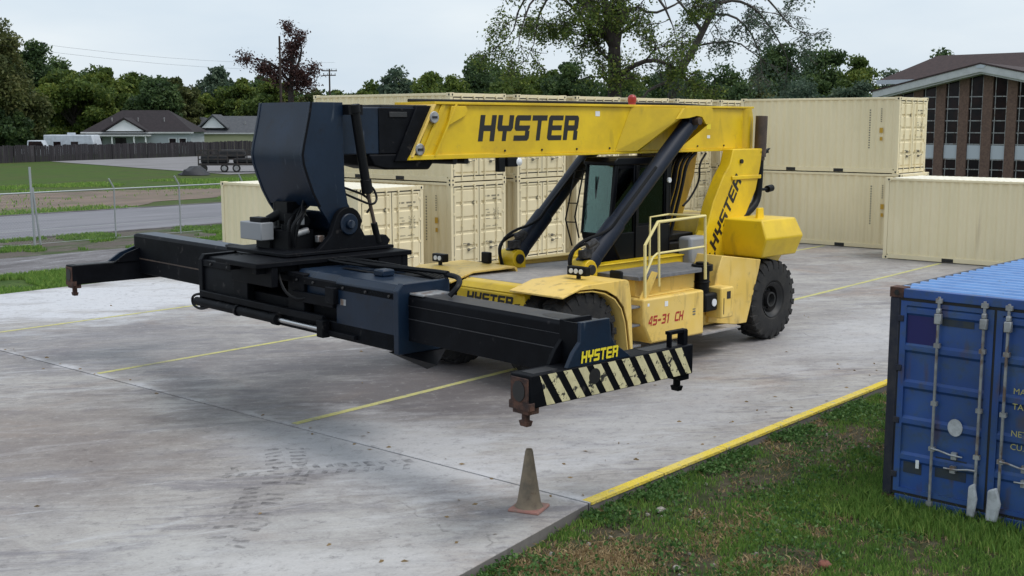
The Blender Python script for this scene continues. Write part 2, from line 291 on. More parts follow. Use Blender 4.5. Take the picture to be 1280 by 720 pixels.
M['lawn'] = ground_mat('lawn', [(0.042, 0.081, 0.020), (.9, .45, .62, (0.077, 0.119, 0.031), (1, 1, 1)), (.35, .58, .70, (0.140, 0.119, 0.070), (1, 1, 1)), (5, .5, .7, (0.031, 0.053, 0.017), (1, 1, 1))])
M['soil'] = ground_mat('damp_soil', [(0.060, 0.052, 0.034), (1.2, .42, .6, (0.035, 0.045, 0.018), (1, 1, 1)), (6, .52, .7, (0.10, 0.085, 0.062), (1, 1, 1)), (.6, .6, .72, (0.20, 0.15, 0.09), (1, 1, 1))])
M['field'] = ground_mat('field', [(0.052, 0.095, 0.014), (.10, .42, .6, (0.063, 0.083, 0.022), (1, 2.2, 1)), (.6, .5, .7, (0.035, 0.058, 0.020), (1, 2, 1))], 3)
M['dirt'] = ground_mat('bare_dirt', [(0.209, 0.159, 0.132), (.3, .42, .62, (0.142, 0.115, 0.095), (1, 2.5, 1)), (.5, .57, .70, (0.074, 0.115, 0.034), (1, 2, 1))], 3)
M['gravel'] = ground_mat('grey_gravel', [(0.200, 0.194, 0.206), (.5, .45, .62, (0.125, 0.119, 0.125), (1, 2.2, 1)), (.7, .56, .7, (0.325, 0.325, 0.350), (1, 3, 1)), (14, .5, .7, (0.112, 0.106, 0.106), (1, 1, 1))], 20)
M['verge'] = ground_mat('dirt_verge', [(0.115, 0.101, 0.089), (.4, .45, .60, (0.054, 0.084, 0.030), (1, 2.2, 1)), (.8, .54, .7, (0.203, 0.182, 0.169), (1, 2.5, 1)), (9, .5, .7, (0.068, 0.061, 0.051), (1, 1, 1))])
M['asphalt'] = ground_mat('old_pale_asphalt', [(0.231, 0.231, 0.256), (.25, .45, .6, (0.181, 0.181, 0.206), (.4, 3, 1)), (.8, .56, .68, (0.275, 0.275, 0.306), (.3, 3, 1)), (30, .5, .8, (0.175, 0.175, 0.188), (1, 1, 1))], 30)
M['lot'] = ground_mat('pale_lot', [(0.23, 0.225, 0.235), (.2, .45, .6, (0.19, 0.185, 0.19), (1, 2, 1))], 5)
M['linepaint'] = ground_mat('worn_yellow_line_paint', [(0.56, 0.53, 0.20), (1.2, .4, .62, (0.50, 0.48, 0.24), (1, 1, 1)), (9, .52, .66, (0.36, 0.35, 0.27), (1, 1, 1)), (.7, .58, .72, (0.30, 0.29, 0.25), (1, 1, 1))], 30)
M['kerbpaint'] = ground_mat('yellow_edge_paint', [(0.72, 0.55, 0.08), (1.2, .45, .7, (0.68, 0.55, 0.18), (1, 1, 1)), (9, .56, .66, (0.42, 0.39, 0.27), (1, 1, 1))], 30)
M['tyremark'] = mat('tyre_mark', (0.10, 0.095, 0.10), 0.8)
_t = M['tyremark'].node_tree; _n = _t.nodes; _q = _n.new('ShaderNodeTexNoise'); _q.inputs['Scale'].default_value = 9; _q.inputs['Detail'].default_value = 6
_g = _n.new('ShaderNodeNewGeometry'); _t.links.new(_g.outputs['Position'], _q.inputs['Vector']); _r = _n.new('ShaderNodeMapRange'); _r.inputs[1].default_value = .38; _r.inputs[2].default_value = .68; _r.inputs[4].default_value = .42
_t.links.new(_q.outputs[0], _r.inputs[0]); _t.links.new(_r.outputs[0], _n['Principled BSDF'].inputs['Alpha'])
M['rock'] = mat('pale_rock', (0.33, 0.30, 0.27), .9, col2=(.2, .18, .16), scale=12, bump=.4)
M['redrock'] = mat('brick_fragment', (0.22, 0.08, 0.055), .9, col2=(.14, .06, .045), scale=12, bump=.3)

# ------------------------------------------------------------------ mesh helpers
class MB:
    def __init__(s, xf=None): s.v = []; s.f = []; s.xf = xf
    def add(s, vs, fs):
        k = len(s.v); s.v += [tuple(map(float, v)) for v in vs]; s.f += [tuple(i + k for i in f) for f in fs]; return s
    def box(s, x0, x1, y0, y1, z0, z1):
        return s.add([(x0, y0, z0), (x1, y0, z0), (x1, y1, z0), (x0, y1, z0), (x0, y0, z1), (x1, y0, z1), (x1, y1, z1), (x0, y1, z1)],
                     [(0, 3, 2, 1), (4, 5, 6, 7), (0, 1, 5, 4), (1, 2, 6, 5), (2, 3, 7, 6), (3, 0, 4, 7)])
    def hexa(s, p):   # 8 points: bottom ring 4, top ring 4
        return s.add(p, [(0, 3, 2, 1), (4, 5, 6, 7), (0, 1, 5, 4), (1, 2, 6, 5), (2, 3, 7, 6), (3, 0, 4, 7)])
    def prism(s, pts, a, b, axis='y'):   # polygon in the two other axes, extruded along axis from a to b
        n = len(pts)
        def P(p, q):
            return (p[0], q, p[1]) if axis == 'y' else ((q, p[0], p[1]) if axis == 'x' else (p[0], p[1], q))
        vs = [P(p, a) for p in pts] + [P(p, b) for p in pts]
        return s.add(vs, [tuple(range(n))[::-1], tuple(range(n, 2*n))] + [(i, (i+1) % n, n+(i+1) % n, n+i) for i in range(n)])
    def cyl(s, p, q, r, r2=None, n=16, cap=True):
        p = Vector(p); q = Vector(q); r2 = r if r2 is None else r2
        d = (q-p).normalized(); a = Vector((0, 0, 1)) if abs(d.z) < .9 else Vector((1, 0, 0)); e1 = d.cross(a).normalized(); e2 = d.cross(e1)
        vs = []
        for c, rr in ((p, r), (q, r2)):
            for i in range(n):
                t = 2*PI*i/n; vs.append(c + e1*(rr*math.cos(t)) + e2*(rr*math.sin(t)))
        fs = [(i, (i+1) % n, n+(i+1) % n, n+i) for i in range(n)]
        if cap: fs += [tuple(range(n))[::-1], tuple(range(n, 2*n))]
        return s.add(vs, fs)
    def tube(s, pts, r, n=8, smooth=0):
        pts = [Vector(p) for p in pts]
        for _ in range(smooth):
            o = [pts[0]]
            for i in range(len(pts)-1): o += [pts[i]*.75+pts[i+1]*.25, pts[i]*.25+pts[i+1]*.75]
            pts = o + [pts[-1]]
        rs = r if isinstance(r, (list, tuple)) else [r]*len(pts)
        if len(rs) != len(pts): rs = list(np.interp(np.linspace(0, 1, len(pts)), np.linspace(0, 1, len(rs)), rs))
        prev = None; vs = []; fs = []
        for i, p in enumerate(pts):
            d = (pts[min(i+1, len(pts)-1)] - pts[max(i-1, 0)]).normalized()
            if prev is None:
                a = Vector((0, 0, 1)) if abs(d.z) < .9 else Vector((1, 0, 0)); e1 = d.cross(a).normalized()
            else: e1 = (prev - d*prev.dot(d)).normalized()
            prev = e1; e2 = d.cross(e1)
            for j in range(n):
                t = 2*PI*j/n; vs.append(p + e1*(rs[i]*math.cos(t)) + e2*(rs[i]*math.sin(t)))
        for i in range(len(pts)-1):
            for j in range(n): fs.append((i*n+j, i*n+(j+1) % n, (i+1)*n+(j+1) % n, (i+1)*n+j))
        fs += [tuple(range(n))[::-1], tuple(range((len(pts)-1)*n, len(pts)*n))]
        return s.add(vs, fs)
    def lathe(s, prof, c, axis='y', n=32):  # prof: (r, offset along axis)
        vs = []; fs = []; m = len(prof)
        for i in range(n):
            t = 2*PI*i/n; cs, sn = math.cos(t), math.sin(t)
            for r, h in prof:
                if axis == 'y': vs.append((c[0]+r*cs, c[1]+h, c[2]+r*sn))
                elif axis == 'z': vs.append((c[0]+r*cs, c[1]+r*sn, c[2]+h))
                else: vs.append((c[0]+h, c[1]+r*cs, c[2]+r*sn))
        for i in range(n):
            for j in range(m-1): fs.append((i*m+j, ((i+1) % n)*m+j, ((i+1) % n)*m+j+1, i*m+j+1))
        return s.add(vs, fs)

def tag(o, label=None, cat=None, group=None, kind=None):
    if label: o['label'] = label
    if cat: o['category'] = cat
    if group: o['group'] = group
    if kind: o['kind'] = kind
    return o
def put(name, mb, m, parent=None, bevel=0, smooth=True, fix=True, ang=35, seg=2):
    me = bpy.data.meshes.new(name)
    vs = mb.v if not mb.xf else [mb.xf(*v) for v in mb.v]
    me.from_pydata(vs, [], mb.f)
    if fix:
        b = bmesh.new(); b.from_mesh(me); bmesh.ops.recalc_face_normals(b, faces=b.faces); b.to_mesh(me); b.free()
    me.update()
    if smooth and len(me.polygons):
        me.polygons.foreach_set('use_smooth', [True]*len(me.polygons)); me.set_sharp_from_angle(angle=math.radians(ang))
    o = bpy.data.objects.new(name, me); COL.objects.link(o)
    if m: me.materials.append(m)
    if parent: o.parent = parent
    if bevel:
        bv = o.modifiers.new('bevel', 'BEVEL'); bv.width = bevel; bv.segments = seg; bv.limit_method = 'ANGLE'; bv.angle_limit = math.radians(32)
    return o
def empty(name, loc=(0, 0, 0), rz=0, **k):
    o = bpy.data.objects.new(name, None); COL.objects.link(o); o.location = loc; o.rotation_euler = (0, 0, rz); o.empty_display_size = .3
    return tag(o, **k)
def copy_tree(o, parent=None):
    c = o.copy(); COL.objects.link(c); c.parent = parent
    for ch in o.children: copy_tree(ch, c)
    return c
def struct(name, mb, m, **k):
    o = put(name, mb, m, **k); o['kind'] = 'structure'; return o

# lettering: flat polygons on a local frame (o = lower left corner, ux along, uy up)
def lpoly(c):
    s, t = .29, .22
    if c == 'H': return [[(0,0),(s,0),(s,1),(0,1)], [(1-s,0),(1,0),(1,1),(1-s,1)], [(s,.39),(1-s,.39),(1-s,.61),(s,.61)]]
    if c == 'Y': return [[(0,.5),(.1,.38),(.9,.38),(1,.5),(1,.6),(0,.6)], [(0,.6),(s,.6),(s,1),(0,1)], [(1-s,.6),(1,.6),(1,1),(1-s,1)], [(.37,0),(.63,0),(.63,.38),(.37,.38)]]
    if c == 'S': return [[(.1,1),(0,.9),(0,.79),(1,.79),(1,1)], [(0,.6),(s,.6),(s,.79),(0,.79)], [(0,.6),(0,.49),(.1,.39),(.9,.39),(1,.49),(1,.6)], [(1-s,.21),(1,.21),(1,.39),(1-s,.39)], [(0,0),(.9,0),(1,.1),(1,.21),(0,.21)]]
    if c == 'T': return [[(0,.79),(1,.79),(1,1),(0,1)], [(.37,0),(.63,0),(.63,.79),(.37,.79)]]
    if c == 'E': return [[(.1,1),(0,.9),(0,.1),(.1,0),(s,0),(s,1)], [(s,0),(1,0),(1,.2),(s,.2)], [(s,.4),(.95,.4),(.95,.6),(s,.6)], [(s,.8),(1,.8),(1,1),(s,1)]]
    if c == 'R': return [[(0,0),(s,0),(s,1),(0,1)], [(s,.8),(1,.8),(1,.9),(.9,1),(s,1)], [(1-s,.6),(1,.6),(1,.8),(1-s,.8)], [(s,.38),(.9,.38),(1,.48),(1,.6),(s,.6)], [(1-s,0),(1,0),(1,.34),(.95,.38),(1-s,.38)]]
def hyster(o, ux, uy, W, Hh, m, parent, shear=.18, gap=.11):
    o, ux, uy = Vector(o), Vector(ux).normalized(), Vector(uy).normalized(); mb = MB()
    lw = W/(6+5*gap)
    for i, ch in enumerate('HYSTER'):
        for poly in lpoly(ch):
            mb.add([o + ux*(i*lw*(1+gap) + p[0]*lw + shear*p[1]*Hh) + uy*(p[1]*Hh) for p in poly], [tuple(range(len(poly)))])
    return put('lettering', mb, m, parent, fix=False, smooth=False)
GL = {'4': [[(.62,0),(.86,0),(.86,1),(.62,1)], [(0,.22),(.62,.22),(.62,.42),(0,.42)], [(0,.42),(.24,.42),(.62,.88),(.62,1),(.44,1)]],
 '5': [[(0,0),(.8,0),(1,.12),(1,.2),(0,.2)], [(.76,.2),(1,.2),(1,.42),(.76,.42)], [(0,.42),(1,.42),(1,.52),(.86,.64),(0,.64)], [(0,.64),(.24,.64),(.24,.8),(0,.8)], [(0,.8),(.95,.8),(.95,1),(0,1)]],
 '-': [[(.1,.36),(.85,.36),(.85,.58),(.1,.58)]], '1': [[(.36,0),(.62,0),(.62,1),(.4,1),(.14,.8),(.14,.66),(.36,.76)]],
 '3': [[(0,0),(.85,0),(1,.12),(1,.2),(0,.2)], [(.74,.2),(1,.2),(1,.4),(.74,.4)], [(.3,.4),(1,.4),(.92,.5),(1,.6),(.3,.6)], [(.74,.6),(1,.6),(1,.8),(.74,.8)], [(0,.8),(1,.8),(1,.88),(.85,1),(0,1)]],
 'C': [[(.15,0),(1,0),(1,.2),(0,.2),(0,.14)], [(0,.2),(.26,.2),(.26,.8),(0,.8)], [(0,.8),(1,.8),(1,1),(.15,1),(0,.86)]], 'H': [[(0,0),(.26,0),(.26,1),(0,1)], [(.74,0),(1,0),(1,1),(.74,1)], [(.26,.4),(.74,.4),(.74,.6),(.26,.6)]], ' ': []}
def block(s, o, ux, uy, W, Hh, m, parent, shear=.2, gap=.22):
    o, ux, uy = Vector(o), Vector(ux).normalized(), Vector(uy).normalized(); mb = MB(); lw = W/(len(s)+(len(s)-1)*gap)
    for i, ch in enumerate(s):
        for poly in GL[ch]: mb.add([o + ux*(i*lw*(1+gap) + p[0]*lw + shear*p[1]*Hh) + uy*(p[1]*Hh) for p in poly], [tuple(range(len(poly)))])
    return put('lettering', mb, m, parent, fix=False, smooth=False)
def text(s, o, ux, uy, size, m, parent, shear=0, bold=0, name='lettering'):
    cu = bpy.data.curves.new('t', 'FONT'); cu.body = s; cu.size = size; cu.shear = shear; cu.offset = bold; cu.resolution_u = 2
    ob = bpy.data.objects.new('t', cu); COL.objects.link(ob)
    bpy.context.view_layer.update()
    me = bpy.data.meshes.new_from_object(ob.evaluated_get(bpy.context.evaluated_depsgraph_get()))
    bpy.data.objects.remove(ob); bpy.data.curves.remove(cu)
    o, ux, uy = Vector(o), Vector(ux).normalized(), Vector(uy).normalized()
    for v in me.vertices: v.co = o + ux*v.co.x + uy*v.co.y
    me.name = name; me.materials.clear(); me.materials.append(m)
    q = bpy.data.objects.new(name, me); COL.objects.link(q); q.parent = parent; return q
def bearing(px, d):     # a spot on the ground d metres ahead, seen in the direction of photo column px
    a = math.radians(40.59); lat = (px-640)/1478.6*d*.99
    return (math.cos(a)*d + math.sin(a)*lat, math.sin(a)*d - math.cos(a)*lat)
def height(py, d): return 4.35 + (153-py)/1478.6*d*.99
# ------------------------------------------------------------------ ground, slab, road
def sheet(name, pts, z, m, n=None):
    mb = MB(); mb.add([(x, y, z) for x, y in pts], [tuple(range(len(pts)))]); return struct(name, mb, m, smooth=False, fix=False)
sheet('ground', [(-1500, -1500), (1500, -1500), (1500, 1500), (-1500, 1500)], -0.14, M['lawn'])
sheet('soil', [(-5, -12), (30, -12), (30, 7.86), (10.6, 7.86), (-5, 5.5)], -0.125, M['soil'])
sheet('dirt_path', [(-30, 38.4), (60, 37.6), (60, 43.9), (-30, 43.4)], -0.125, M['verge'])
sheet('gravel_path', [(-30, 33.0), (24.5, 33.4), (60, 34.0), (60, 37.6), (24, 37.9), (-30, 38.4)], -0.12, M['gravel'])
sheet('field', [(-200, 54.9), (400, 54.9), (400, 130), (-200, 130)], -0.12, M['field'])
mb = MB()   # bare dirt patch with a ragged outline
pp = []
for i in range(60):
    t = 2*PI*i/60; r = 1 + .10*math.sin(3*t+1) + .07*math.sin(7*t) + .05*math.sin(13*t+2)
    pp.append((33+16*math.cos(t)*r, 64.5+7.3*math.sin(t)*r, -0.10))
mb.add(pp, [tuple(range(60))]); struct('dirt_patch', mb, M['dirt'], smooth=False, fix=False)
sheet('road', [(-200, 43.8), (400, 43.8), (400, 54.7), (-200, 54.7)], -0.09, M['asphalt'])
mb = MB(); mb.box(-200, 400, 43.62, 43.8, -.2, -.07); mb.box(-200, 400, 54.7, 54.9, -.2, -.05); struct('road_edge', mb, M['gravel'], smooth=False)
sheet('parking_lot', [(61, 84), (68, 127), (140, 140), (140, 84)], -0.08, M['lot'])
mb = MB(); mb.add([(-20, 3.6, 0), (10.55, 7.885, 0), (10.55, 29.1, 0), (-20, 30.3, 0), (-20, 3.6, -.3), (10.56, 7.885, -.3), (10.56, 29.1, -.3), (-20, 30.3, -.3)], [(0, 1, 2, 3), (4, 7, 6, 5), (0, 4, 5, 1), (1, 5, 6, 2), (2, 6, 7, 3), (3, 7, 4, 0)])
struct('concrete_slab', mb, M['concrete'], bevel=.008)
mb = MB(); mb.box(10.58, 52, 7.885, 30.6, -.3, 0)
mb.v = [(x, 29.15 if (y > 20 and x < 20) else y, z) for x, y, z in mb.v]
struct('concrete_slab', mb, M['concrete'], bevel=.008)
def line(y0, y1, x0, x1, name='parking_line', wd=.1, m='linepaint'):
    mb = MB(); k = 60
    for i in range(k):
        a = i/k; c = (i+1)/k
        def P(t, s): return (x0+(x1-x0)*t, y0+(y1-y0)*t + s*wd/2*(1+.05*math.sin(40*t+s)), .004)
        mb.add([P(a, -1), P(c, -1), P(c, 1), P(a, 1)], [(0, 1, 2, 3)])
    return struct(name, mb, M[m], smooth=False, fix=False)
line(13.30, 13.62, 10.66, 36.3, wd=.13); line(18.64, 18.74, 10.66, 38.9, wd=.12); line(23.93, 23.95, 10.62, 20.9, wd=.12)
mb = MB(); x = 10.6
while x < 50:      # painted slab edge, broken at each form joint
    Lg = 1.52; mb.box(x, x+Lg-.018, 7.872, 8.01, -.035, .005); x += Lg
struct('yellow_edge_line', mb, M['kerbpaint'], bevel=.004)
mb = MB()          # tread marks left by tyres on the slab
def track(cx, cy, ang, n, bend=0, wid=.34, sp=.11):
    x, y = cx, cy
    for i in range(n):
        c, s = math.cos(ang), math.sin(ang)
        for sd in (-1, 1):
            if random.random() < .1: continue
            a = ang + PI/2 + sd*.22; ux, uy = math.cos(a), math.sin(a); k = wid*.42; ox = x + c*.03*sd - s*sd*wid*.3; oy = y + s*.03*sd + c*sd*wid*.3
            tt = .055*random.uniform(.6, 1.1); k *= random.uniform(.9, 1.3)
            mb.add([(ox-ux*k/2-c*tt, oy-uy*k/2-s*tt, .004), (ox+ux*k/2-c*tt, oy+uy*k/2-s*tt, .004), (ox+ux*k/2+c*tt, oy+uy*k/2+s*tt, .004), (ox-ux*k/2+c*tt, oy-uy*k/2+s*tt, .004)], [(0, 1, 2, 3)])
        x += c*sp; y += s*sp; ang += bend
track(7.0, 9.95, .60, 12, .015, .50, .17); track(8.75, 11.15, .78, 10, .03, .50, .17); track(8.6, 12.0, -.75, 14, .01, .42, .17)
tag(put('tyre_marks', mb, M['tyremark'], smooth=False), kind='structure')

# ------------------------------------------------------------------ shipping containers
CL, CW, CH = 6.058, 2.438, 2.591
def make_container(label, group, P):
    """local frame: doors in the plane y = 0 facing -y, length along +y, width 0..CW along x"""
    root = empty('shipping_container', label=label, cat='shipping container', group=group)
    body, roof, door, frame, rod = M[P['body']], M[P['roof']], M[P['door']], M[P['frame']], M[P['rod']]
    sides = []
    for xs, sg in ((0.03, 1), (CW-.03, -1)):         # corrugated side panel, real folds
        mb = MB(); n = 20; y0, y1 = .13, CL-.13; pt = (y1-y0)/n; prof = []
        for i in range(n):
            a = y0+i*pt; prof += [(a, 0), (a+pt*.26, 0), (a+pt*.5, .036), (a+pt*.76, .036)]
        prof.append((y1, 0))
        for y, d in prof: mb.v += [(xs+sg*d, y, .15), (xs+sg*d, y, CH-.07)]
        mb.f += [(2*i, 2*i+1, 2*i+3, 2*i+2) for i in range(len(prof)-1)]
        put('side_panel', mb, body, root, fix=False, smooth=False)
    mb = MB(); n = 7; x0, x1 = .13, CW-.13; pt = (x1-x0)/n; prof = []
    for i in range(n): a = x0+i*pt; prof += [(a, 0), (a+pt*.26, 0), (a+pt*.5, .045), (a+pt*.76, .045)]
    prof.append((x1, 0))
    for x, d in prof: mb.v += [(x, CL-.03-d, .15), (x, CL-.03-d, CH-.07)]
    mb.f += [(2*i, 2*i+2, 2*i+3, 2*i+1) for i in range(len(prof)-1)]
    put('end_panel', mb, body, root, fix=False, smooth=False)
    mb = MB(); n = P.get('roofn', 29); y0, y1 = .16, CL-.16; pt = (y1-y0)/n; prof = [(.02, 0)]
    for i in range(n): a = y0+i*pt; prof += [(a, 0), (a+pt*.2, .02), (a+pt*.5, .02), (a+pt*.7, 0)]
    prof.append((CL-.02, 0))
    for y, d in prof: mb.v += [(.05, y, CH-.028+d), (CW-.05, y, CH-.028+d)]
    mb.f += [(2*i, 2*i+1, 2*i+3, 2*i+2) for i in range(len(prof)-1)]
    put('roof_panel', mb, roof, root, fix=False, smooth=False)
    for x in (0, CW-.12):
        for y in (.004, CL-.124): put('corner_post', MB().box(x+.004, x+.116, y, y+.12, .12, CH-.12), frame, root, bevel=.006, seg=1)
    cme = None
    for x in (0, CW-.162):
        for y in (-.004, CL-.174):
            for z in (0, CH-.118):
                mb = MB().box(x-.004*(x == 0), x+.162+.004*(x > 0), y, y+.178, z, z+.118)
                if P.get('holes', True):
                    for yy in ((y-.001, y+.001),) if y < 1 else ((y+.177, y+.179),): mb.box(x+.05, x+.11, yy[0]-.002, yy[1]+.002, z+.035, z+.083)
                c = put('corner_casting', mb, M[P['cast']], root, bevel=.008, seg=1)
                h = MB(); xx = x-.0055 if x == 0 else x+.162+.0015
                h.prism([(y+.06+.03*math.cos(t), z+.059+.035*math.sin(t)) for t in np.linspace(0, 2*PI, 9)[:-1]], xx-.002, xx+.004, 'x'); put('casting_hole', h, M['gasket'], c, smooth=False); h = MB()
                yy = y-.0025 if y < 1 else y+.178
                h.prism([(x+.08+.03*math.cos(t), z+.059+.035*math.sin(t)) for t in np.linspace(0, 2*PI, 9)[:-1]], yy-.002, yy+.003, 'y')
                put('casting_hole', h, M['gasket'], c, smooth=False)
    for x in (.002, CW-.062):
        put('top_rail', MB().box(x, x+.06, .17, CL-.17, CH-.085, CH-.012), frame if P.get('frameall') else body, root, bevel=.008, seg=1)
        put('bottom_rail', MB().box(x, x+.06, .17, CL-.17, .02, .165), frame if P.get('frameall') else body, root, bevel=.006, seg=1)
        for y in (1.95, 3.78):
            put('fork_pocket', MB().box(x-.003 if x < 1 else x+.03, x+.03 if x < 1 else x+.063, y, y+.36, .025, .135), M['gasket'], root, smooth=False)
    put('header', MB().box(.16, CW-.16, .0, .1, CH-.115, CH-.012), body, root, bevel=.006, seg=1)
    put('sill', MB().box(.16, CW-.16, .0, .12, .02, .15), body, root, bevel=.006, seg=1)
    put('floor', MB().box(.06, CW-.06, .12, CL-.1, .12, .15), M['gasket'], root, smooth=False)
    g = MB()
    for a in ((.115, CW-.115, CH-.148, CH-.114), (.115, CW-.115, .149, .185), (.115, .135, .185, CH-.148), (CW-.135, CW-.115, .185, CH-.148), (CW/2-.013, CW/2+.013, .185, CH-.148)):
        g.box(a[0], a[1], .012, .05, a[2], a[3])
    put('door_seal', g, M['gasket'], root, smooth=False)
    bands = P.get('bands', 5)
    for k, (xa, xb) in enumerate(((.136, CW/2-.014), (CW/2+.014, CW-.136))):
        mb = MB(); za, zb = .186, CH-.149
        fr = .07
        d0, d1 = .004, .036
        mb.box(xa, xa+fr, d0, .06, za, zb); mb.box(xb-fr, xb, d0, .06, za, zb)
        mb.box(xa+fr, xb-fr, d0, .06, za, za+.05); mb.box(xa+fr, xb-fr, d0, .06, zb-.05, zb)
        zz0, zz1 = za+.05, zb-.05; h = (zz1-zz0)/bands; prof = [(d1, zz0)]
        for i in range(bands):
            z = zz0+i*h
            if P.get('style') == 'recess':   # wide recessed bands with a proud ledge between them
                prof += [(d1, z+h*.10), (d1, z+h*.72), (d0+.002, z+h*.80), (d0+.002, z+h*.93), (d1, z+h*1.0)]
            else:
                prof += [(d1, z+h*.06), (d0+.004, z+h*.14), (d0+.004, z+h*.86), (d1, z+h*.94)]
        prof.append((d1, zz1))
        kk = len(mb.v)
        for y, z in prof: mb.v += [(xa+fr, y, z), (xb-fr, y, z)]
        mb.f += [(kk+2*i, kk+2*i+1, kk+2*i+3, kk+2*i+2) for i in range(len(prof)-1)]
        dr = put('door', mb, door, root, smooth=False)
        rr = P.get('rr', .016)
        dw = xb-xa
        for j, fx in enumerate(P.get('rods', ((.30, .80), (.20, .70)))[k]):
            x = xa+dw*fx
            put('lock_rod', MB().cyl((x, -.028, .10), (x, -.028, CH-.06), rr, n=8), rod, dr)
            for z in (.10, .75, 1.28, 1.95, CH-.13): put('rod_bracket', MB().box(x-rr*2, x+rr*2, -.045, .004, z, z+.05), rod, dr)
            hz = .62 if j else .78; xd = -1 if (j == 1) else 1
            hb = MB().tube([(x, -.045, hz), (x+xd*.08, -.055, hz), (x+xd*.22, -.05, hz-.03), (x+xd*.36, -.045, hz-.035)], [.014, .012, .011, .010], 6)
            hb.box(x+xd*.26-.03, x+xd*.26+.03, -.045, .004, hz-.08, hz-.0)
            put('handle', hb, rod if P.get('lighthandle') else M[P.get('handle', 'mark')], dr)
        for z in (.35, 1.0, 1.62, 2.2):
            xh = xa-.03 if k == 0 else xb-.04
            put('hinge', MB().box(xh, xh+.07, -.012, .012, z, z+.07), frame if P.get('frameall') else door, dr, bevel=.004, seg=1)
    return root
PB = dict(body='beige', roof='beigetop', door='beige', frame='beige', rod='beige', cast='beige', handle='mark')
proto = make_container('x', 'beige shipping containers', PB)
def dash_rows(mb, o, ux, uz, rows, off):   # rows of small print, too small to read
    o = Vector(o); ux = Vector(ux); uz = Vector(uz); nrm = ux.cross(uz)*off
    for (x0, x1, z, h) in rows:
        x = x0
        while x < x1:
            wd = random.uniform(.018, .034)
            if random.random() < .86: mb.add([o+nrm+ux*x+uz*z, o+nrm+ux*(x+wd)+uz*z, o+nrm+ux*(x+wd)+uz*(z+h), o+nrm+ux*x+uz*(z+h)], [(0, 1, 2, 3)])
            x += wd+.012
mb = MB()
dash_rows(mb, (CW/2+.26, -.001, 0), (1, 0, 0), (0, 0, 1), [(0, .2, 2.12, .045), (.3, .62, 2.12, .045), (.35, .55, 2.03, .04)] + [(0, .2, 1.72-.09*i, .022) for i in range(4)] + [(.38, .62, 1.74-.045*i, .02) for i in range(8)] + [(0, .22, 1.22, .022), (.34, .56, 1.22, .022)], .0)
mb.v = [(x, .0, z) for x, y, z in mb.v]
tag(put('markings', mb, M['mark'], proto, smooth=False, fix=False), kind='stuff')
put('marking_seal', MB().prism([(.98+.055*math.cos(t), 1.98+.06*math.sin(t)) for t in np.linspace(0, 2*PI, 13)[:-1]], .0, .004, 'y'), M['mark'], proto, smooth=False)
mb = MB()
for z in np.arange(.85, 2.2, .085): mb.box(.0125, .0145, 1.02, 1.07, z, z+.045)
for z in np.arange(1.75, 2.2, .07): mb.box(.0125, .0145, .62, .66, z, z+.035)
mb.v = [(x+.012, y, z) for x, y, z in mb.v]
tag(put('side_number', mb, M['mark'], proto, smooth=False), kind='stuff')
mb = MB(); mb.box(.022, .026, .57, .69, 1.38, 1.55); mb.box(.022, .026, .58, .67, 1.12, 1.24); put('side_label', mb, M['orange'], proto, smooth=False)
STACK = 'beige shipping containers in the yard'
spots = []
names_ = ['first', 'second', 'third', 'fourth', 'fifth', 'sixth']
rx = [25.03, 28.02, 31.03, 34.05, 37.08, 40.2]
for i, x in enumerate(rx):
    nm = names_[i]
    spots.append((x, 23.78, 0, 0, 'beige container with doors to the yard, lower layer of the row, %s from the left' % nm))
    spots.append((x+.02, 23.80+.01*i, CH+.004, 0, 'beige container with doors to the yard, upper layer of the row, %s from the left' % nm))
spots += [(39.1, 16.3, CH+.004, 0, 'upper beige container of the right stack, corrugated long side toward the yard'),
          (39.02, 16.12, 0, 0, 'lower beige container of the right stack behind the yellow counterweight'),
          (36.48, 15.57-CL, 0, 0, 'single beige container with pale roof standing nearest the brick church'),
          (21.12, 23.45, 0, 0, 'single beige container behind the spreader, left of the stacked row')]
PROTO_PLACED = False
for x, y, z, r, lab in spots:
    if not PROTO_PLACED: o = proto; PROTO_PLACED = True
    else: o = copy_tree(proto)
    o.location = (x, y, z); o.rotation_euler = (0, 0, r); o['label'] = lab; o['group'] = STACK
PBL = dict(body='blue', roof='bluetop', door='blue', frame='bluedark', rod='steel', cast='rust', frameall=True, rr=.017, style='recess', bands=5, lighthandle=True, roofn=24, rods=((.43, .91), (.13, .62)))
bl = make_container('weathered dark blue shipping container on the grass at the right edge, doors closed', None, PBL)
bl.location = (13.16, 5.50, -.13); bl.rotation_euler = (0, 0, math.radians(-92.5))
# details of the blue doors
put('repainted_panel', MB().box(.212, .56, .028, .0345, 1.93, 2.33), M['bluepatch'], bl, smooth=False)
put('worn_patch', MB().box(.62, .98, .0300, .0345, 2.20, 2.36), M['greywear'], bl, smooth=False)
put('worn_patch', MB().box(.24, .46, .030, .0345, .42, .66), M['greywear'], bl, smooth=False)
put('worn_patch', MB().box(.62, .98, .030, .0345, .44, .68), M['greywear'], bl, smooth=False)
put('round_sticker', MB().prism([(.84+.085*math.cos(t), 1.06+.1*math.sin(t)) for t in np.linspace(0, 2*PI, 25)[:-1]], -.004, .001, 'y'), M['offwhite'], bl, smooth=False)
put('small_sticker', MB().box(.40, .44, -.002, .002, .50, .60), M['white'], bl, smooth=False)
for s_, z_ in (('MAX GROSS', 1.55), ('TARE', 1.38), ('NET', 1.08), ('CU. CAP.', .93)):
    text(s_, (CW/2+.235, -.0, z_), (1, 0, 0), (0, 0, 1), .095, M['fadedtext'], bl, name='lettering')
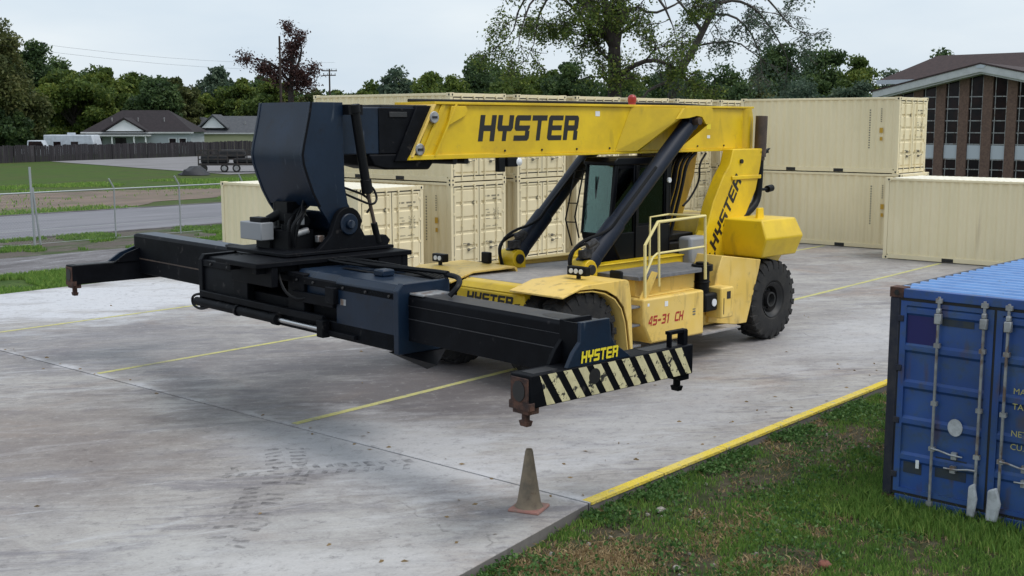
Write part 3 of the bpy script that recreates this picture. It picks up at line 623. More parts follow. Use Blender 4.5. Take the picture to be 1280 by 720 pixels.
for xx, zz, k_ in ((1.10, .30, .7), (1.33, .30, 1)):
    put('lock_box', MB().prism([(xx-.06*k_, zz-.2), (xx+.06*k_, zz-.2), (xx+.1*k_, zz+.02), (xx+.05*k_, zz+.2), (xx-.05*k_, zz+.15)], -.12, -.07, 'y'), M['offwhite'], bl, bevel=.02)
for x in (.136+1.069*.43, .136+1.069*.91, 1.233+1.069*.13, 1.233+1.069*.62):
    put('cam_keeper', MB().box(x-.04, x+.04, -.06, .0, 2.22, 2.34).box(x-.025, x+.025, -.055, .0, 2.34, 2.40), M['steel'], bl, bevel=.01)
# ------------------------------------------------------------------ reach stacker
# frame of the truck: x runs backwards from the front axle, y to the far side, z up
RS = empty('reach_stacker', (15.236, 13.541, 0), math.radians(-4.5), label='yellow container reach stacker with a black 40 foot spreader, parked on the concrete', cat='reach stacker')
def T_(name, mb, m, parent=None, bevel=.012, **k): return put(name, mb, M[m], parent or RS, bevel=bevel, **k)

def tyre_mb(c, R=.81, wd=.5, lug=True, phase=0):
    mb = MB(); h = wd/2
    prof = [(.34, -h*.80), (.40, -h*.98), (.56, -h*1.02), (.68, -h*1.0), (.745, -h*.92), (.775, -h*.78), (.775, h*.78), (.745, h*.92), (.68, h*1.0), (.56, h*1.02), (.40, h*.98), (.34, h*.80)]
    k = R/.81; mb.lathe([(r*k, q) for r, q in prof], c, 'y', 40)
    if lug:
        n = 22
        def P(r, a, q): return (c[0]+r*k*math.cos(a), c[1]+q, c[2]+r*k*math.sin(a))
        for sd in (-1, 1):
            for i in range(n):
                a = 2*PI*(i + (.5 if sd > 0 else 0))/n + phase; wa, wb = .062, .085; a2 = a+.13
                mb.hexa([P(.76, a-wa, 0), P(.76, a+wa, 0), P(.70, a2+wb, sd*h*.97), P(.70, a2-wb, sd*h*.97),
                         P(.812, a-wa*.8, 0), P(.812, a+wa*.8, 0), P(.795, a2+wb*.8, sd*h*.93), P(.795, a2-wb*.8, sd*h*.93)])
                mb.hexa([P(.63, a2+.03-wb*.5, sd*h*1.0), P(.63, a2+.03+wb*.5, sd*h*1.0), P(.70, a2+wb, sd*h*.9), P(.70, a2-wb, sd*h*.9),
                         P(.63, a2+.03-wb*.4, sd*h*1.05), P(.63, a2+.03+wb*.4, sd*h*1.05), P(.78, a2+wb*.85, sd*h*1.0), P(.78, a2-wb*.85, sd*h*1.0)])
    return mb
def wheel(x, y, sd, dual=False):
    c = (x, y, .81)
    mb = MB(); s = sd
    mb.lathe([(.0, s*.10), (.10, s*.11), (.12, s*.20), (.15, s*.20), (.16, s*.06), (.25, s*.04), (.27, s*.16), (.31, s*.19), (.335, s*.225), (.355, s*.235), (.36, s*.2), (.34, -s*.2), (.0, -s*.2)], c, 'y', 32)
    for i in range(10):
        t = 2*PI*i/10; mb.cyl((x+.2*math.cos(t), y+s*.05, .81+.2*math.sin(t)), (x+.2*math.cos(t), y+s*.095, .81+.2*math.sin(t)), .016, n=6)
    wv = T_('wheel', mb, 'rim', bevel=0)
    T_('tyre', tyre_mb(c, phase=random.random()), 'tyre', wv, bevel=0, ang=25)
wheel(.15, -1.83, -1); wheel(.15, -1.24, -1); wheel(.15, 1.65, 1); wheel(.15, 1.06, 1)
wheel(6.2, -1.5, -1); wheel(6.2, 1.3, 1)
# chassis
ch = T_('chassis', MB().box(-.3, 6.4, -.78, -.42, .62, 1.6).box(-.3, 6.4, .12, .48, .62, 1.6).box(.0, 1.0, -.42, .12, .7, 1.55).box(2.0, 6.3, -.42, .12, .75, 1.45), 'yellow')
T_('axle', MB().cyl((.15, -1.6, .81), (.15, 1.4, .81), .2).box(-.12, .42, -.7, .4, .55, 1.1), 'rubberblack'); T_('axle', MB().cyl((6.2, -1.35, .81), (6.2, 1.15, .81), .14), 'rubberblack')
fp = T_('front_panel', MB().hexa([(-.42, -1.25, .95), (-.2, -1.25, .95), (-.2, .45, .95), (-.42, .45, .95), (-.42, -1.22, 1.52), (-.1, -1.22, 1.58), (-.1, .42, 1.58), (-.42, .42, 1.52)])
        .hexa([(-.42, -1.22, 1.52), (-.1, -1.22, 1.58), (-.1, .42, 1.58), (-.42, .42, 1.52), (-.30, -1.18, 1.64), (-.1, -1.18, 1.66), (-.1, .38, 1.66), (-.30, .38, 1.64)]), 'yellow', bevel=.03)
hyster((-.425, .17, 1.28), (0, -1, 0), (0, 0, 1), 1.12, .19, M['ltext'], fp)
T_('deck_plate', MB().add([(-.12, -.95, 1.66), (3.4, -.95, 1.60), (3.4, 1.25, 1.60), (.75, 1.25, 1.64), (-.12, .42, 1.66), (-.12, -.95, 1.58), (3.4, -.95, 1.52), (3.4, 1.25, 1.52), (.75, 1.25, 1.56), (-.12, .42, 1.58)],
    [(0, 1, 2, 3, 4), (9, 8, 7, 6, 5), (0, 5, 6, 1), (1, 6, 7, 2), (2, 7, 8, 3), (3, 8, 9, 4), (4, 9, 5, 0)]), 'tread', bevel=0)
T_('side_frame', MB().box(1.15, 4.2, -.98, -.80, 1.58, 1.80).box(1.15, 4.2, -1.02, -.76, 1.80, 1.83), 'yellow')
T_('side_frame', MB().box(.9, 4.5, 1.25, 1.42, 1.50, 1.68).box(.9, 4.5, 1.22, 1.5, 1.68, 1.71), 'cream')
def fender(y0, y1, side):     # y1 is the outer edge
    mb = MB(); th = .03
    top = [(-.52, 1.60), (.02, 1.735), (1.06, 1.735), (1.12, 1.70), (1.18, 1.45), (1.25, .5)]
    inn = [(1.21, .5), (1.14, 1.43), (1.08, 1.66), (1.04, 1.70), (.02, 1.70), (-.52, 1.57)]
    mb.prism(top+inn, y0, y1)
    sk = [(.02, 1.735), (1.06, 1.735), (1.12, 1.70), (1.18, 1.45), (1.25, .5), (1.19, .5), (1.10, 1.02), (1.0, 1.28), (.82, 1.47), (.55, 1.60), (.25, 1.66), (-.1, 1.672), (-.30, 1.625), (-.52, 1.57), (-.52, 1.60)]
    mb.prism(sk, y1, y1+side*.025)
    ar = [(1.19-.03, .5), (1.07, 1.02), (.97, 1.26), (.80, 1.44), (.54, 1.565), (.25, 1.63), (-.1, 1.645)]
    ar2 = [(a-.02, b-.02) for a, b in ar]
    mb.prism(ar + ar2[::-1], y0, y1)
    return T_('front_fender', mb, 'cream', bevel=.006)
fn = fender(-.98, -2.15, -1); ff = fender(.46, 1.88, 1)
def lampbar(x, y, z, n=3, par=None):
    b = T_('work_light', MB().box(x-.06, x+.07, y-.06-.1*n/2, y+.06+.1*n/2, z, z+.15), 'rubberblack', bevel=.015)
    for i in range(n):
        yy = y-.11*(n-1)/2+.11*i; T_('lamp_lens', MB().cyl((x-.06, yy, z+.075), (x-.075, yy, z+.075), .042), 'lamp', b, bevel=0)
    T_('light_bracket', MB().box(x-.02, x+.03, y-.03, y+.03, z-.06, z+.0), 'rubberblack', b, bevel=0)
lampbar(.55, -1.55, 1.80, 3); lampbar(.2, 1.55, 1.80, 2)
T_('mud_flap', MB().box(1.10, 1.17, -2.02, -1.75, 1.42, 1.86), 'rubberblack', bevel=.03)
T_('stop_block', MB().box(.95, 1.05, 1.05, 1.25, 1.74, 1.95), 'rubberblack', bevel=.02)
# steps, box, platform
bxp = [(1.62, 1.33), (3.35, 1.33), (3.37, .52), (1.84, .53), (1.62, .88)]
tb = T_('tool_box', MB().prism(bxp, -2.1, -1.3), 'cream', bevel=.035)
block('45-31 CH', (1.74, -2.104, .85), (1, 0, 0), (0, 0, 1), .98, .17, M['rtext'], tb, gap=.12)
T_('maker_plate', MB().box(3.02, 3.10, -2.104, -2.098, .95, .98).box(3.02, 3.10, -2.104, -2.098, .90, .93).box(3.02, 3.10, -2.104, -2.098, 1.0, 1.02), 'mark', tb, bevel=0)
T_('lid', MB().box(1.75, 3.25, -1.95, -1.4, 1.33, 1.355), 'cream', tb)
T_('step_frame', MB().box(1.30, 1.62, -1.55, -1.30, .5, 1.6).box(1.26, 1.30, -2.05, -1.3, .42, .62).box(1.30, 1.84, -2.0, -1.9, .40, .46), 'cream')
for z in (.50, .86, 1.18): T_('step', MB().box(1.27, 1.66, -2.02, -1.55, z, z+.035), 'platform', bevel=.006)
T_('platform_riser', MB().box(1.75, 3.45, -1.80, -.98, 1.33, 1.63), 'cream')
T_('platform', MB().prism([(1.66, -1.95), (3.44, -1.98), (4.0, -1.5), (4.0, -1.0), (1.66, -1.0)], 1.635, 1.70, 'z'), 'platform', bevel=.006)
rb = MB(); y = -2.0
rb.tube([(1.77, y, 1.28), (1.75, y, 2.25), (2.09, y, 2.63), (3.47, y, 2.66), (3.52, y, 1.50)], .028, 8)
rb.tube([(2.16, y, 1.5), (2.12, y, 2.63)], .022, 8)
rb.tube([(1.78, y+.01, 1.72), (1.98, y+.01, 2.02), (2.10, y+.01, 2.08), (3.48, y+.01, 2.10)], .02, 8)
rb.tube([(2.95, -1.15, 1.7), (2.95, -1.15, 2.62), (3.5, -1.15, 2.64), (3.5, -1.98, 2.66)], .02, 8)
T_('handrail', rb, 'rail', bevel=0)
T_('rail_bracket', MB().prism([(1.64, 1.33), (1.86, 1.33), (2.14, 1.74), (1.98, 1.78)], -1.99, -1.965), 'cream', bevel=.004)
T_('foot_plate', MB().box(3.40, 4.62, -2.05, -1.35, .47, .51), 'tread', bevel=.006)
T_('lower_frame', MB().box(3.37, 4.6, -1.7, -1.0, .55, 1.2), 'cream', bevel=.02)
bb = T_('battery_box', MB().box(3.93, 4.33, -2.08, -1.72, .72, 1.30), 'cream', bevel=.03)
T_('decal', MB().box(4.10, 4.22, -2.084, -2.078, 1.08, 1.22).box(4.00, 4.02, -2.084, -2.078, .8, 1.1), 'ltext', bb, bevel=0)
T_('air_cleaner', MB().cyl((3.72, -1.78, 1.20), (3.72, -1.78, 1.62), .14).cyl((3.72, -1.78, 1.62), (3.72, -1.78, 1.74), .20).cyl((3.72, -1.78, 1.40), (3.72, -1.78, 1.43), .155).cyl((3.72, -1.78, 1.74), (3.72, -1.78, 1.78), .12), 'rubberblack', bevel=.01)
sl_ = T_('side_light', MB().box(3.52, 3.90, -2.02, -1.72, .88, 1.22), 'rubberblack', bevel=.04)
T_('lamp_lens', MB().cyl((3.78, -2.02, 1.04), (3.78, -2.035, 1.04), .07), 'lamp', sl_, bevel=0)
# rear side panel, counterweight
T_('rear_side_panel', MB().prism([(4.0, .60), (4.25, 1.5), (4.42, 1.84), (5.72, 1.66), (5.66, 1.45), (5.28, .45), (4.9, .46)], -1.74, -1.0), 'cream', bevel=.015)
T_('rear_side_panel', MB().prism([(4.0, .60), (4.25, 1.5), (4.42, 1.84), (5.72, 1.66), (5.66, 1.45), (5.28, .45), (4.9, .46)], .8, 1.5), 'cream', bevel=.015)
cw = MB()
def ring(x0, x1, y0, y1, z, c):
    return [(x0, y0+c, z), (x0+c*.0, y0+c, z), (x1-c, y0, z), (x1, y0+c, z), (x1, y1-c, z), (x1-c, y1, z), (x0, y1-c, z)]
levels = [(5.80, 7.05, -1.70, 1.50, 1.67), (5.74, 7.10, -1.84, 1.64, 2.06), (5.80, 7.03, -1.68, 1.48, 2.42)]
vs = []
for (x0, x1, y0, y1, z) in levels: vs += [(x0, y0, z), (x1, y0, z), (x1, y1, z), (x0, y1, z)]
cw.add(vs, [(3, 2, 1, 0), (8, 9, 10, 11)] + [(4*k+i, 4*k+(i+1) % 4, 4*k+4+(i+1) % 4, 4*k+4+i) for k in (0, 1) for i in range(4)])
T_('counterweight', cw, 'yellow', bevel=.03)
T_('counterweight', MB().hexa([(6.3, -1.15, 1.0), (6.9, -1.15, 1.1), (6.9, .95, 1.1), (6.3, .95, 1.0), (5.85, -1.45, 1.68), (7.0, -1.45, 1.68), (7.0, 1.25, 1.68), (5.85, 1.25, 1.68)]), 'yellow', bevel=.03)
for yy in (-1.25, 1.05): T_('lifting_eye', MB().prism([(6.26, 2.40), (6.50, 2.40), (6.47, 2.62), (6.29, 2.62)], yy-.03, yy+.03), 'yellow', bevel=.01)
# tower legs carrying the boom
leg = [(6.05, 3.80), (7.1, 3.80), (7.05, 3.45), (6.90, 2.95), (6.45, 2.30), (5.95, 1.60), (5.0, 1.50), (5.14, 2.1), (5.40, 2.75), (5.72, 3.25), (5.95, 3.5)]
l1 = T_('tower_leg', MB().prism(leg, -.80, -.54), 'yellow', bevel=.02)
leg2 = [(6.05, 3.80), (6.75, 3.80), (6.62, 3.2), (6.2, 2.3), (5.8, 1.5), (5.2, 1.5), (5.38, 2.1), (5.60, 2.75), (5.86, 3.25)]
T_('tower_leg', MB().prism(leg2, .58, .80), 'yellow', bevel=.02)
T_('stiffener', MB().box(6.0, 7.04, -.83, -.80, 3.18, 3.26), 'yellow', l1)
T_('pin', MB().cyl((6.32, -.84, 3.55), (6.32, -.78, 3.55), .045), 'ltext', l1, bevel=0)
dv = Vector((.53, 0, .848)); up = Vector((-.848, 0, .53))
hyster(Vector((5.50, -.805, 1.76)), dv, up, 1.62, .27, M['ltext'], l1, shear=.22)
T_('decal', MB().box(5.10, 5.22, -.804, -.799, 1.72, 1.93), 'rtext', l1, bevel=0)
T_('decal', MB().box(5.30, 5.51, -.804, -.799, 1.63, 1.68).box(5.47, 5.51, -.804, -.799, 1.68, 1.75).box(5.30, 5.34, -.804, -.799, 1.68, 1.75), 'ltext', l1, bevel=0)
T_('tower_gusset', MB().prism([(5.3, 2.35), (5.2, 1.5), (3.9, 1.5), (3.95, 1.62), (4.5, 1.72), (4.95, 1.95), (5.18, 2.2)], -.78, -.6), 'yellow', bevel=.01)
T_('engine_hood', MB().box(4.15, 6.2, -.5, .5, 1.5, 2.0).box(4.3, 5.3, -.4, .4, 2.0, 2.15), 'rubberblack', bevel=.03)
T_('hydraulic_tank', MB().box(4.2, 4.75, -1.15, -.84, 1.62, 2.16), 'greybox', bevel=.06)
T_('exhaust_stack', MB().cyl((7.16, -.70, 3.62), (7.19, -.70, 4.47), .125, .125, 20).cyl((7.165, -.70, 3.55), (7.165, -.70, 3.64), .10), 'exhaust', bevel=.006)
T_('exhaust_pipe', MB().tube([(7.16, -.70, 3.6), (7.14, -.70, 3.0), (7.10, -.70, 2.75), (6.95, -.72, 2.6), (6.55, -.74, 2.42), (6.3, -.74, 2.2), (5.98, -.74, 1.75)], .085, 12, smooth=1), 'rubberblack', bevel=0)
T_('exhaust_clamp', MB().box(7.02, 7.34, -.80, -.62, 3.70, 3.74).prism([(7.2, 3.72), (7.5, 3.80), (7.3, 3.66)], -.74, -.68), 'rubberblack', bevel=0)
T_('rear_camera', MB().cyl((7.3, -.65, 2.93), (7.65, -.65, 2.93), .03).cyl((7.55, -.65, 2.93), (7.72, -.65, 2.95), .075), 'rubberblack', bevel=0)
# boom
BY = .48
bp = [(-2.18, 3.80), (-1.70, 4.62), (7.2, 4.62), (7.26, 4.4), (7.26, 3.80)]
bo = T_('boom', MB().prism(bp, -BY+.03, BY-.03), 'yellow', bevel=.01)
T_('top_flange', MB().box(-1.69, 7.2, -BY-.02, BY+.02, 4.622, 4.665), 'yellow', bo, bevel=.006)
T_('bottom_flange', MB().prism([(-2.24, 3.757), (7.27, 3.757), (7.27, 3.80), (.0, 3.80), (-.5, 3.83), (-2.19, 3.83)], -BY-.02, BY+.02), 'yellow', bo, bevel=.006)
def slant(x0, x1, wd, y, th):   # a rib parallel to the slanting front edge
    return MB().hexa([(x0, y, 3.80), (x0+wd, y, 3.80), (x0+wd, y+th, 3.80), (x0, y+th, 3.80), (x1, y, 4.622), (x1+wd, y, 4.622), (x1+wd, y+th, 4.622), (x1, y+th, 4.622)])
T_('front_collar', slant(-2.20, -1.72, .05, -BY-.035, 2*BY+.07), 'cream', bo, bevel=.006)
T_('rib', slant(-1.72, -1.25, .04, -BY-.03, .06), 'yellow', bo, bevel=.006)
T_('rib', slant(-1.98, -1.52, .09, -BY+.0, .03), 'yellow', bo, bevel=.006)
T_('lifting_lug', MB().prism([(-1.33, 4.60), (-1.02, 4.60), (-.98, 4.52), (-1.05, 4.44), (-1.42, 4.28)], -BY-.02, -BY+.04), 'yellow', bo, bevel=.006)
for x, z in ((-1.72, 4.42), (-2.02, 3.92)):
    nb = T_('wear_pad_bolt', MB().cyl((x, -BY+.0, z), (x, -BY-.05, z), .095, n=20), 'steel', bo)
    T_('bolt_head', MB().box(x-.05, x+.05, -BY-.062, -BY-.048, z-.018, z+.018), 'ltext', nb, bevel=0)
T_('rear_cap', MB().cyl((7.02, -.33, 3.80), (7.02, -.33, 4.62), .20, n=28), 'yellow', bo, bevel=0)
hyster((-.72, -BY+.027, 4.03), (1, 0, 0), (0, 0, 1), 2.42, .43, M['ltext'], bo, shear=.16)
# cylinder brackets on the boom
def bracket(s):
    q = lambda y: s*y
    A, B_, C_, D_, E_ = (3.2, q(.455), 4.612), (3.90, q(1.18), 4.60), (3.70, q(1.18), 4.40), (3.32, q(.52), 3.805), (2.75, q(.455), 3.805)
    Q = (A, B_, C_, D_, E_); mb = MB().add(Q, [(0, 1, 2, 3, 4)])
    th = Vector((.06, 0, .0)); mb.v += [tuple(Vector(p)+th) for p in Q]; mb.f += [(5, 9, 8, 7, 6)] + [(i, 5+i, 5+(i+1) % 5, (i+1) % 5) for i in range(5)]
    b = T_('cylinder_bracket', mb, 'yellow', bo, bevel=.006)
    mb2 = MB().prism([(3.2, .455*s), (3.92, 1.18*s), (4.75, 1.18*s), (5.0, .455*s)], 4.602, 4.635, 'z')
    mb2.prism([(3.86, 4.60), (4.75, 4.60), (4.78, 4.40), (4.68, 4.30), (4.55, 4.30), (4.42, 4.44), (4.25, 4.46), (4.0, 4.42), (3.66, 4.40)], q(1.15), q(1.20))
    mb2.hexa([(4.62, q(.455), 3.805), (4.66, q(.455), 3.805), (4.66, q(.455), 3.805), (4.62, q(.455), 3.81), (4.72, q(1.17), 4.60), (4.76, q(1.17), 4.60), (4.92, q(.455), 4.61), (4.88, q(.455), 4.61)])
    mb2.add([(4.66, q(.455), 3.805), (4.74, q(1.15), 4.33), (4.74, q(1.15), 4.60), (4.94, q(.455), 4.61)], [(0, 1, 2, 3)])
    T_('bracket_plate', mb2, 'yellow', bo, bevel=.005)
    T_('cylinder_pin', MB().cyl((4.30, q(1.0), 4.36), (4.30, q(1.24), 4.36), .07), 'exhaust', bo, bevel=.006)
bracket(-1); bracket(1)
def lift_cyl(y, s, x0, x1, z1):
    p0 = Vector((x0, y, 1.80)); p1 = Vector((x1, y, z1)); d = (p1-p0); L_ = d.length; d.normalize()
    c = T_('lift_cylinder', MB().cyl(p0+d*.05, p1-d*.12, .158, n=28).cyl(p0+d*.12, p0+d*1.15, .185, n=28).cyl(p0+d*.02, p0+d*.3, .20, n=24), 'cylnavy', bevel=.01)
    T_('cylinder_eye', MB().cyl(p1-Vector((0, .1, 0)), p1+Vector((0, .1, 0)), .15, n=20), 'cylnavy', c, bevel=.01)
    T_('cylinder_boss', MB().cyl(p0+Vector((-.02, -.2, 0)), p0+Vector((-.02, .2, 0)), .17, n=20).box(x0-.18, x0+.18, y-.18, y+.18, 1.60, 1.80), 'yellow', bevel=.012)
    T_('boss_pin', MB().cyl(p0+Vector((-.02, -.25, 0)), p0+Vector((-.02, .25, 0)), .09, n=20), 'ltext', c, bevel=.01)
    sd = Vector((-.13, -.12, .05))
    T_('cylinder_hose', MB().tube([p0+Vector((-.30, -.05, -.12)), p0+Vector((-.42, -.05, .2)), p0+Vector((-.2, -.08, .5)), p0+d*.9+sd, p0+d*1.3+sd*1.7, p0+d*1.9+sd*1.2, p0+d*2.6+sd], .028, 8, smooth=2)
       .tube([p0+Vector((-.22, .06, -.12)), p0+Vector((-.32, .06, .25)), p0+Vector((-.1, .0, .42)), p0+d*.55+Vector((-.12, 0, .1))], .03, 8, smooth=2), 'rubberblack', c, bevel=0)
    T_('hose_fitting', MB().box(p0.x-.16, p0.x+.04, y-.18, y-.02, 2.0, 2.14).cyl(p0+d*.30+Vector((-.2, -.06, .06)), p0+d*.55+Vector((-.14, -.06, .1)), .08).cyl(p0+Vector((-.12, -.2, .42)), p0+Vector((.06, -.24, .5)), .06), 'knob', c)
lift_cyl(-1.0, -1, 1.28, 4.30, 4.34); lift_cyl(1.05, 1, 1.58, 4.45, 4.34)
T_('beacon', MB().cyl((3.42, -.30, 4.665), (3.42, -.30, 4.72), .07).lathe([(.075, .055), (.085, .09), (.08, .15), (.045, .19), (0, .2)], (3.42, -.30, 4.66), 'z', 16), 'red', bevel=0)
bl1 = T_('boom_light', MB().box(-.12, .12, -.55, -.40, 3.60, 3.757).box(-.3, -.15, -.52, -.42, 3.52, 3.757), 'rubberblack')
T_('lamp_lens', MB().lathe([(0, -.03), (.05, -.02), (.07, 0)], (.14, -.56, 3.68), 'y', 16), 'lamp', bl1, bevel=0)
T_('boom_roller', MB().cyl((-1.25, -.48, 3.72), (-1.25, .48, 3.72), .05).cyl((-1.0, -.48, 3.72), (-1.0, .48, 3.72), .05), 'rubberblack', bevel=0)
hb = MB()
for k in range(9):
    y = -.42+.07*k; j = random.uniform(-.12, .12)
    hb.tube([(5.3+j, y, 3.74), (5.0+j, y, 3.55), (4.85+j*.6, y-.02, 3.1), (4.75+j, y, 2.75), (4.5+j, y, 2.1)], random.uniform(.025, .045), 8, smooth=2)
hb.tube([(5.6, -.45, 3.72), (5.3, -.5, 3.5), (5.35, -.5, 3.2), (5.05, -.5, 2.85), (4.8, -.5, 2.7)], .022, 8, smooth=2)
T_('hose_bundle', hb, 'rubberblack', bevel=0)
T_('hose_bracket', MB().prism([(4.1, 3.76), (4.85, 3.76), (4.75, 3.1), (4.45, 2.5), (4.2, 2.6)], .0, .12), 'exhaust', bevel=.01)
for k in range(9):
    T_('bolt_head', MB().cyl((-.1+.9*k, -BY+.03, 3.87), (-.1+.9*k, -BY+.012, 3.87), .018, n=8), 'ltext', bo, bevel=0)
for x, z, a_, b_, m_ in ((5.6, 4.2, .14, .18, 'ytext'), (5.62, 4.02, .10, .06, 'white'), (2.2, 4.45, .12, .09, 'white')):
    T_('decal', MB().box(x, x+a_, -BY+.026, -BY+.029, z, z+b_), m_, bo, bevel=0)
for x, z, a_, b_, m_ in ((2.2, 1.15, .09, .09, 'white'), (1.72, 1.2, .05, .05, 'white')):
    T_('decal', MB().box(x, x+a_, -2.104, -2.1005, z, z+b_), m_, tb, bevel=0)
T_('grille', MB().box(4.45, 5.1, -1.745, -1.742, 1.05, 1.3), 'cream', bevel=0)
T_('hose_bundle', MB().tube([(-1.6, .25, 4.69), (1.5, .25, 4.70), (5.5, .25, 4.70), (6.9, .25, 4.66)], .03, 8), 'rubberblack', bevel=0)
# cab
cb = T_('cab', MB().prism([(2.34, 2.22), (2.66, 1.72), (4.1, 1.72), (4.1, 2.40), (3.0, 2.40), (3.0, 2.32), (2.32, 2.32)], -.74, -.02).prism([(2.40, 3.63), (2.48, 3.70), (4.02, 3.70), (4.1, 3.62), (4.1, 3.56), (2.40, 3.56)], -.76, .0)
        .box(4.02, 4.10, -.74, -.02, 2.4, 3.6), 'cabblack', bevel=.02)
for y in (-.74, -.08):
    T_('cab_pillar', MB().hexa([(2.30, y, 2.30), (2.40, y, 2.30), (2.40, y+.06, 2.30), (2.30, y+.06, 2.30), (2.44, y, 3.6), (2.54, y, 3.6), (2.54, y+.06, 3.6), (2.44, y+.06, 3.6)]), 'cabblack', cb)
    T_('cab_pillar', MB().box(2.98, 3.12, y, y+.06, 2.30, 3.6), 'cabblack', cb)
    T_('cab_pillar', MB().box(3.90, 4.03, y, y+.06, 2.30, 3.6), 'cabblack', cb)
T_('front_window', MB().hexa([(2.32, -.68, 2.32), (2.33, -.68, 2.32), (2.33, -.08, 2.32), (2.32, -.08, 2.32), (2.46, -.68, 3.58), (2.47, -.68, 3.58), (2.47, -.08, 3.58), (2.46, -.08, 3.58)]), 'cabglass', cb, bevel=0, smooth=False)
T_('side_window', MB().box(2.42, 2.98, -.715, -.705, 2.32, 3.58), 'cabglass', cb, bevel=0, smooth=False)
T_('side_window', MB().box(3.12, 3.90, -.715, -.705, 2.42, 3.58), 'cabglass', cb, bevel=0, smooth=False)
T_('side_window', MB().box(2.42, 3.90, -.055, -.045, 2.32, 3.58), 'cabglass', cb, bevel=0, smooth=False)
T_('window_bar', MB().box(2.42, 3.9, -.06, -.03, 3.10, 3.13), 'cabblack', cb)
T_('window_bar', MB().box(2.42, 3.9, -.06, -.03, 2.78, 2.80), 'cabblack', cb)
T_('wiper', MB().tube([(2.36, -.40, 2.34), (2.41, -.30, 2.95)], .012, 6).box(2.40, 2.42, -.31, -.29, 2.7, 3.35), 'rubberblack', cb, bevel=0)
T_('display', MB().box(2.55, 2.60, -.30, -.10, 2.72, 2.92).box(2.57, 2.6, -.22, -.18, 2.3, 2.72), 'cabblack', cb, bevel=.01)
T_('dashboard', MB().box(2.42, 2.70, -.60, -.18, 2.2, 2.42), 'rubberblack', cb, bevel=.05)
for a_ in ((2.42, 2.98, 3.50, 3.58), (3.12, 3.9, 3.50, 3.58), (3.12, 3.9, 2.40, 2.46)): T_('window_seal', MB().box(a_[0], a_[1], -.722, -.70, a_[2], a_[3]), 'cabblack', cb, bevel=0)
T_('door', MB().box(3.02, 4.0, -.765, -.742, 1.78, 2.42).box(3.02, 3.1, -.765, -.742, 2.42, 3.55).box(3.92, 4.0, -.765, -.742, 2.42, 3.55), 'rubberblack', cb, bevel=.006)
T_('operator_seat', MB().box(3.25, 3.75, -.58, -.14, 2.1, 2.5).box(3.68, 3.82, -.56, -.16, 2.45, 2.98).box(3.7, 3.8, -.46, -.26, 2.98, 3.14), 'rubberblack', cb, bevel=.05)
T_('steering_wheel', MB().lathe([(.17, -.012), (.185, 0), (.17, .012), (.155, 0), (.17, -.012)], (2.86, -.36, 2.80), 'z', 20).cyl((2.74, -.36, 2.4), (2.86, -.36, 2.79), .03), 'rubberblack', cb, bevel=0)
T_('cab_lamp', MB().cyl((3.98, -.765, 3.25), (3.98, -.80, 3.25), .05), 'lamp', cb, bevel=0)
T_('mirror_guard', MB().tube([(2.44, .02, 3.5), (2.20, .03, 2.6), (2.32, .03, 2.2)], .016, 6).tube([(2.36, .17, 3.45), (2.12, .19, 2.55), (2.26, .15, 2.05)], .016, 6).tube([(2.38, .0, 3.3), (2.30, .19, 3.3)], .012, 6).tube([(2.25, .0, 2.85), (2.18, .19, 2.85)], .012, 6).tube([(2.22, .0, 2.5), (2.13, .19, 2.5)], .012, 6).tube([(2.42, -.05, 3.45), (2.35, .18, 3.45)], .012, 6), 'rubberblack', cb, bevel=0)
T_('light_bracket', MB().box(1.32, 1.42, -.80, -.62, 1.66, 2.02).cyl((1.4, -.7, 1.98), (1.5, -.74, 2.12), .06), 'yellow', bevel=.03)
# inner boom and head
ib = T_('inner_boom', MB().box(-3.6, -1.5, -.40, .40, 3.86, 4.57), 'navy', bevel=.02)
T_('greased_section', MB().box(-2.75, -1.55, -.415, .415, 3.865, 4.56), 'black', ib, bevel=.01)
T_('boom_nose', MB().prism([(-2.95, 3.86), (-2.86, 3.68), (-2.62, 3.62), (-1.75, 3.60), (-1.66, 3.70), (-1.66, 3.86)], -.42, .42), 'black', ib, bevel=.03)
T_('nose_collar', MB().prism([(-2.48, 3.74), (-2.10, 3.74), (-1.66, 4.60), (-2.02, 4.60)], -.46, .46), 'black', ib, bevel=.01)
T_('end_stop', MB().box(-2.55, -2.2, -.43, -.40, 4.42, 4.5).box(-2.68, -1.75, -.38, .38, 4.571, 4.61), 'darksteel', ib, bevel=.006)
hp = [(-4.13, 4.63), (-4.17, 4.42), (-4.225, 4.2), (-4.27, 4.03), (-4.30, 3.88), (-4.28, 3.74), (-4.22, 3.56), (-4.13, 3.33), (-4.02, 3.13), (-3.88, 2.94), (-3.80, 2.78), (-3.70, 2.66), (-3.56, 2.62), (-3.42, 2.68), (-3.36, 2.80), (-3.40, 2.98), (-3.50, 3.16), (-3.55, 3.42), (-3.56, 4.63)]
hd = T_('boom_head', MB().prism(hp, -.60, -.55).prism(hp, .67, .72).box(-4.08, -3.56, -.55, .67, 4.58, 4.628), 'navy', bevel=.006)
T_('back_plate', MB().box(-3.72, -3.64, -.55, .67, 3.3, 4.58), 'black', hd)
fr_ = [(-4.13, 4.63), (-4.17, 4.42), (-4.225, 4.2), (-4.27, 4.03), (-4.30, 3.88), (-4.28, 3.74), (-4.22, 3.56), (-4.13, 3.33), (-4.02, 3.13)]
fpm = MB(); q = [(a+.012, b) for a, b in fr_]; q2 = [(a+.05, b) for a, b in fr_][::-1]
fpm.prism(q + q2, -.55, .67); T_('front_plate', fpm, 'navy', hd, bevel=0, ang=50)
T_('edge_trim', MB().prism([(a-.004, b) for a, b in fr_] + [(a+.03, b) for a, b in fr_][::-1], -.612, -.60), 'black', hd, bevel=0)
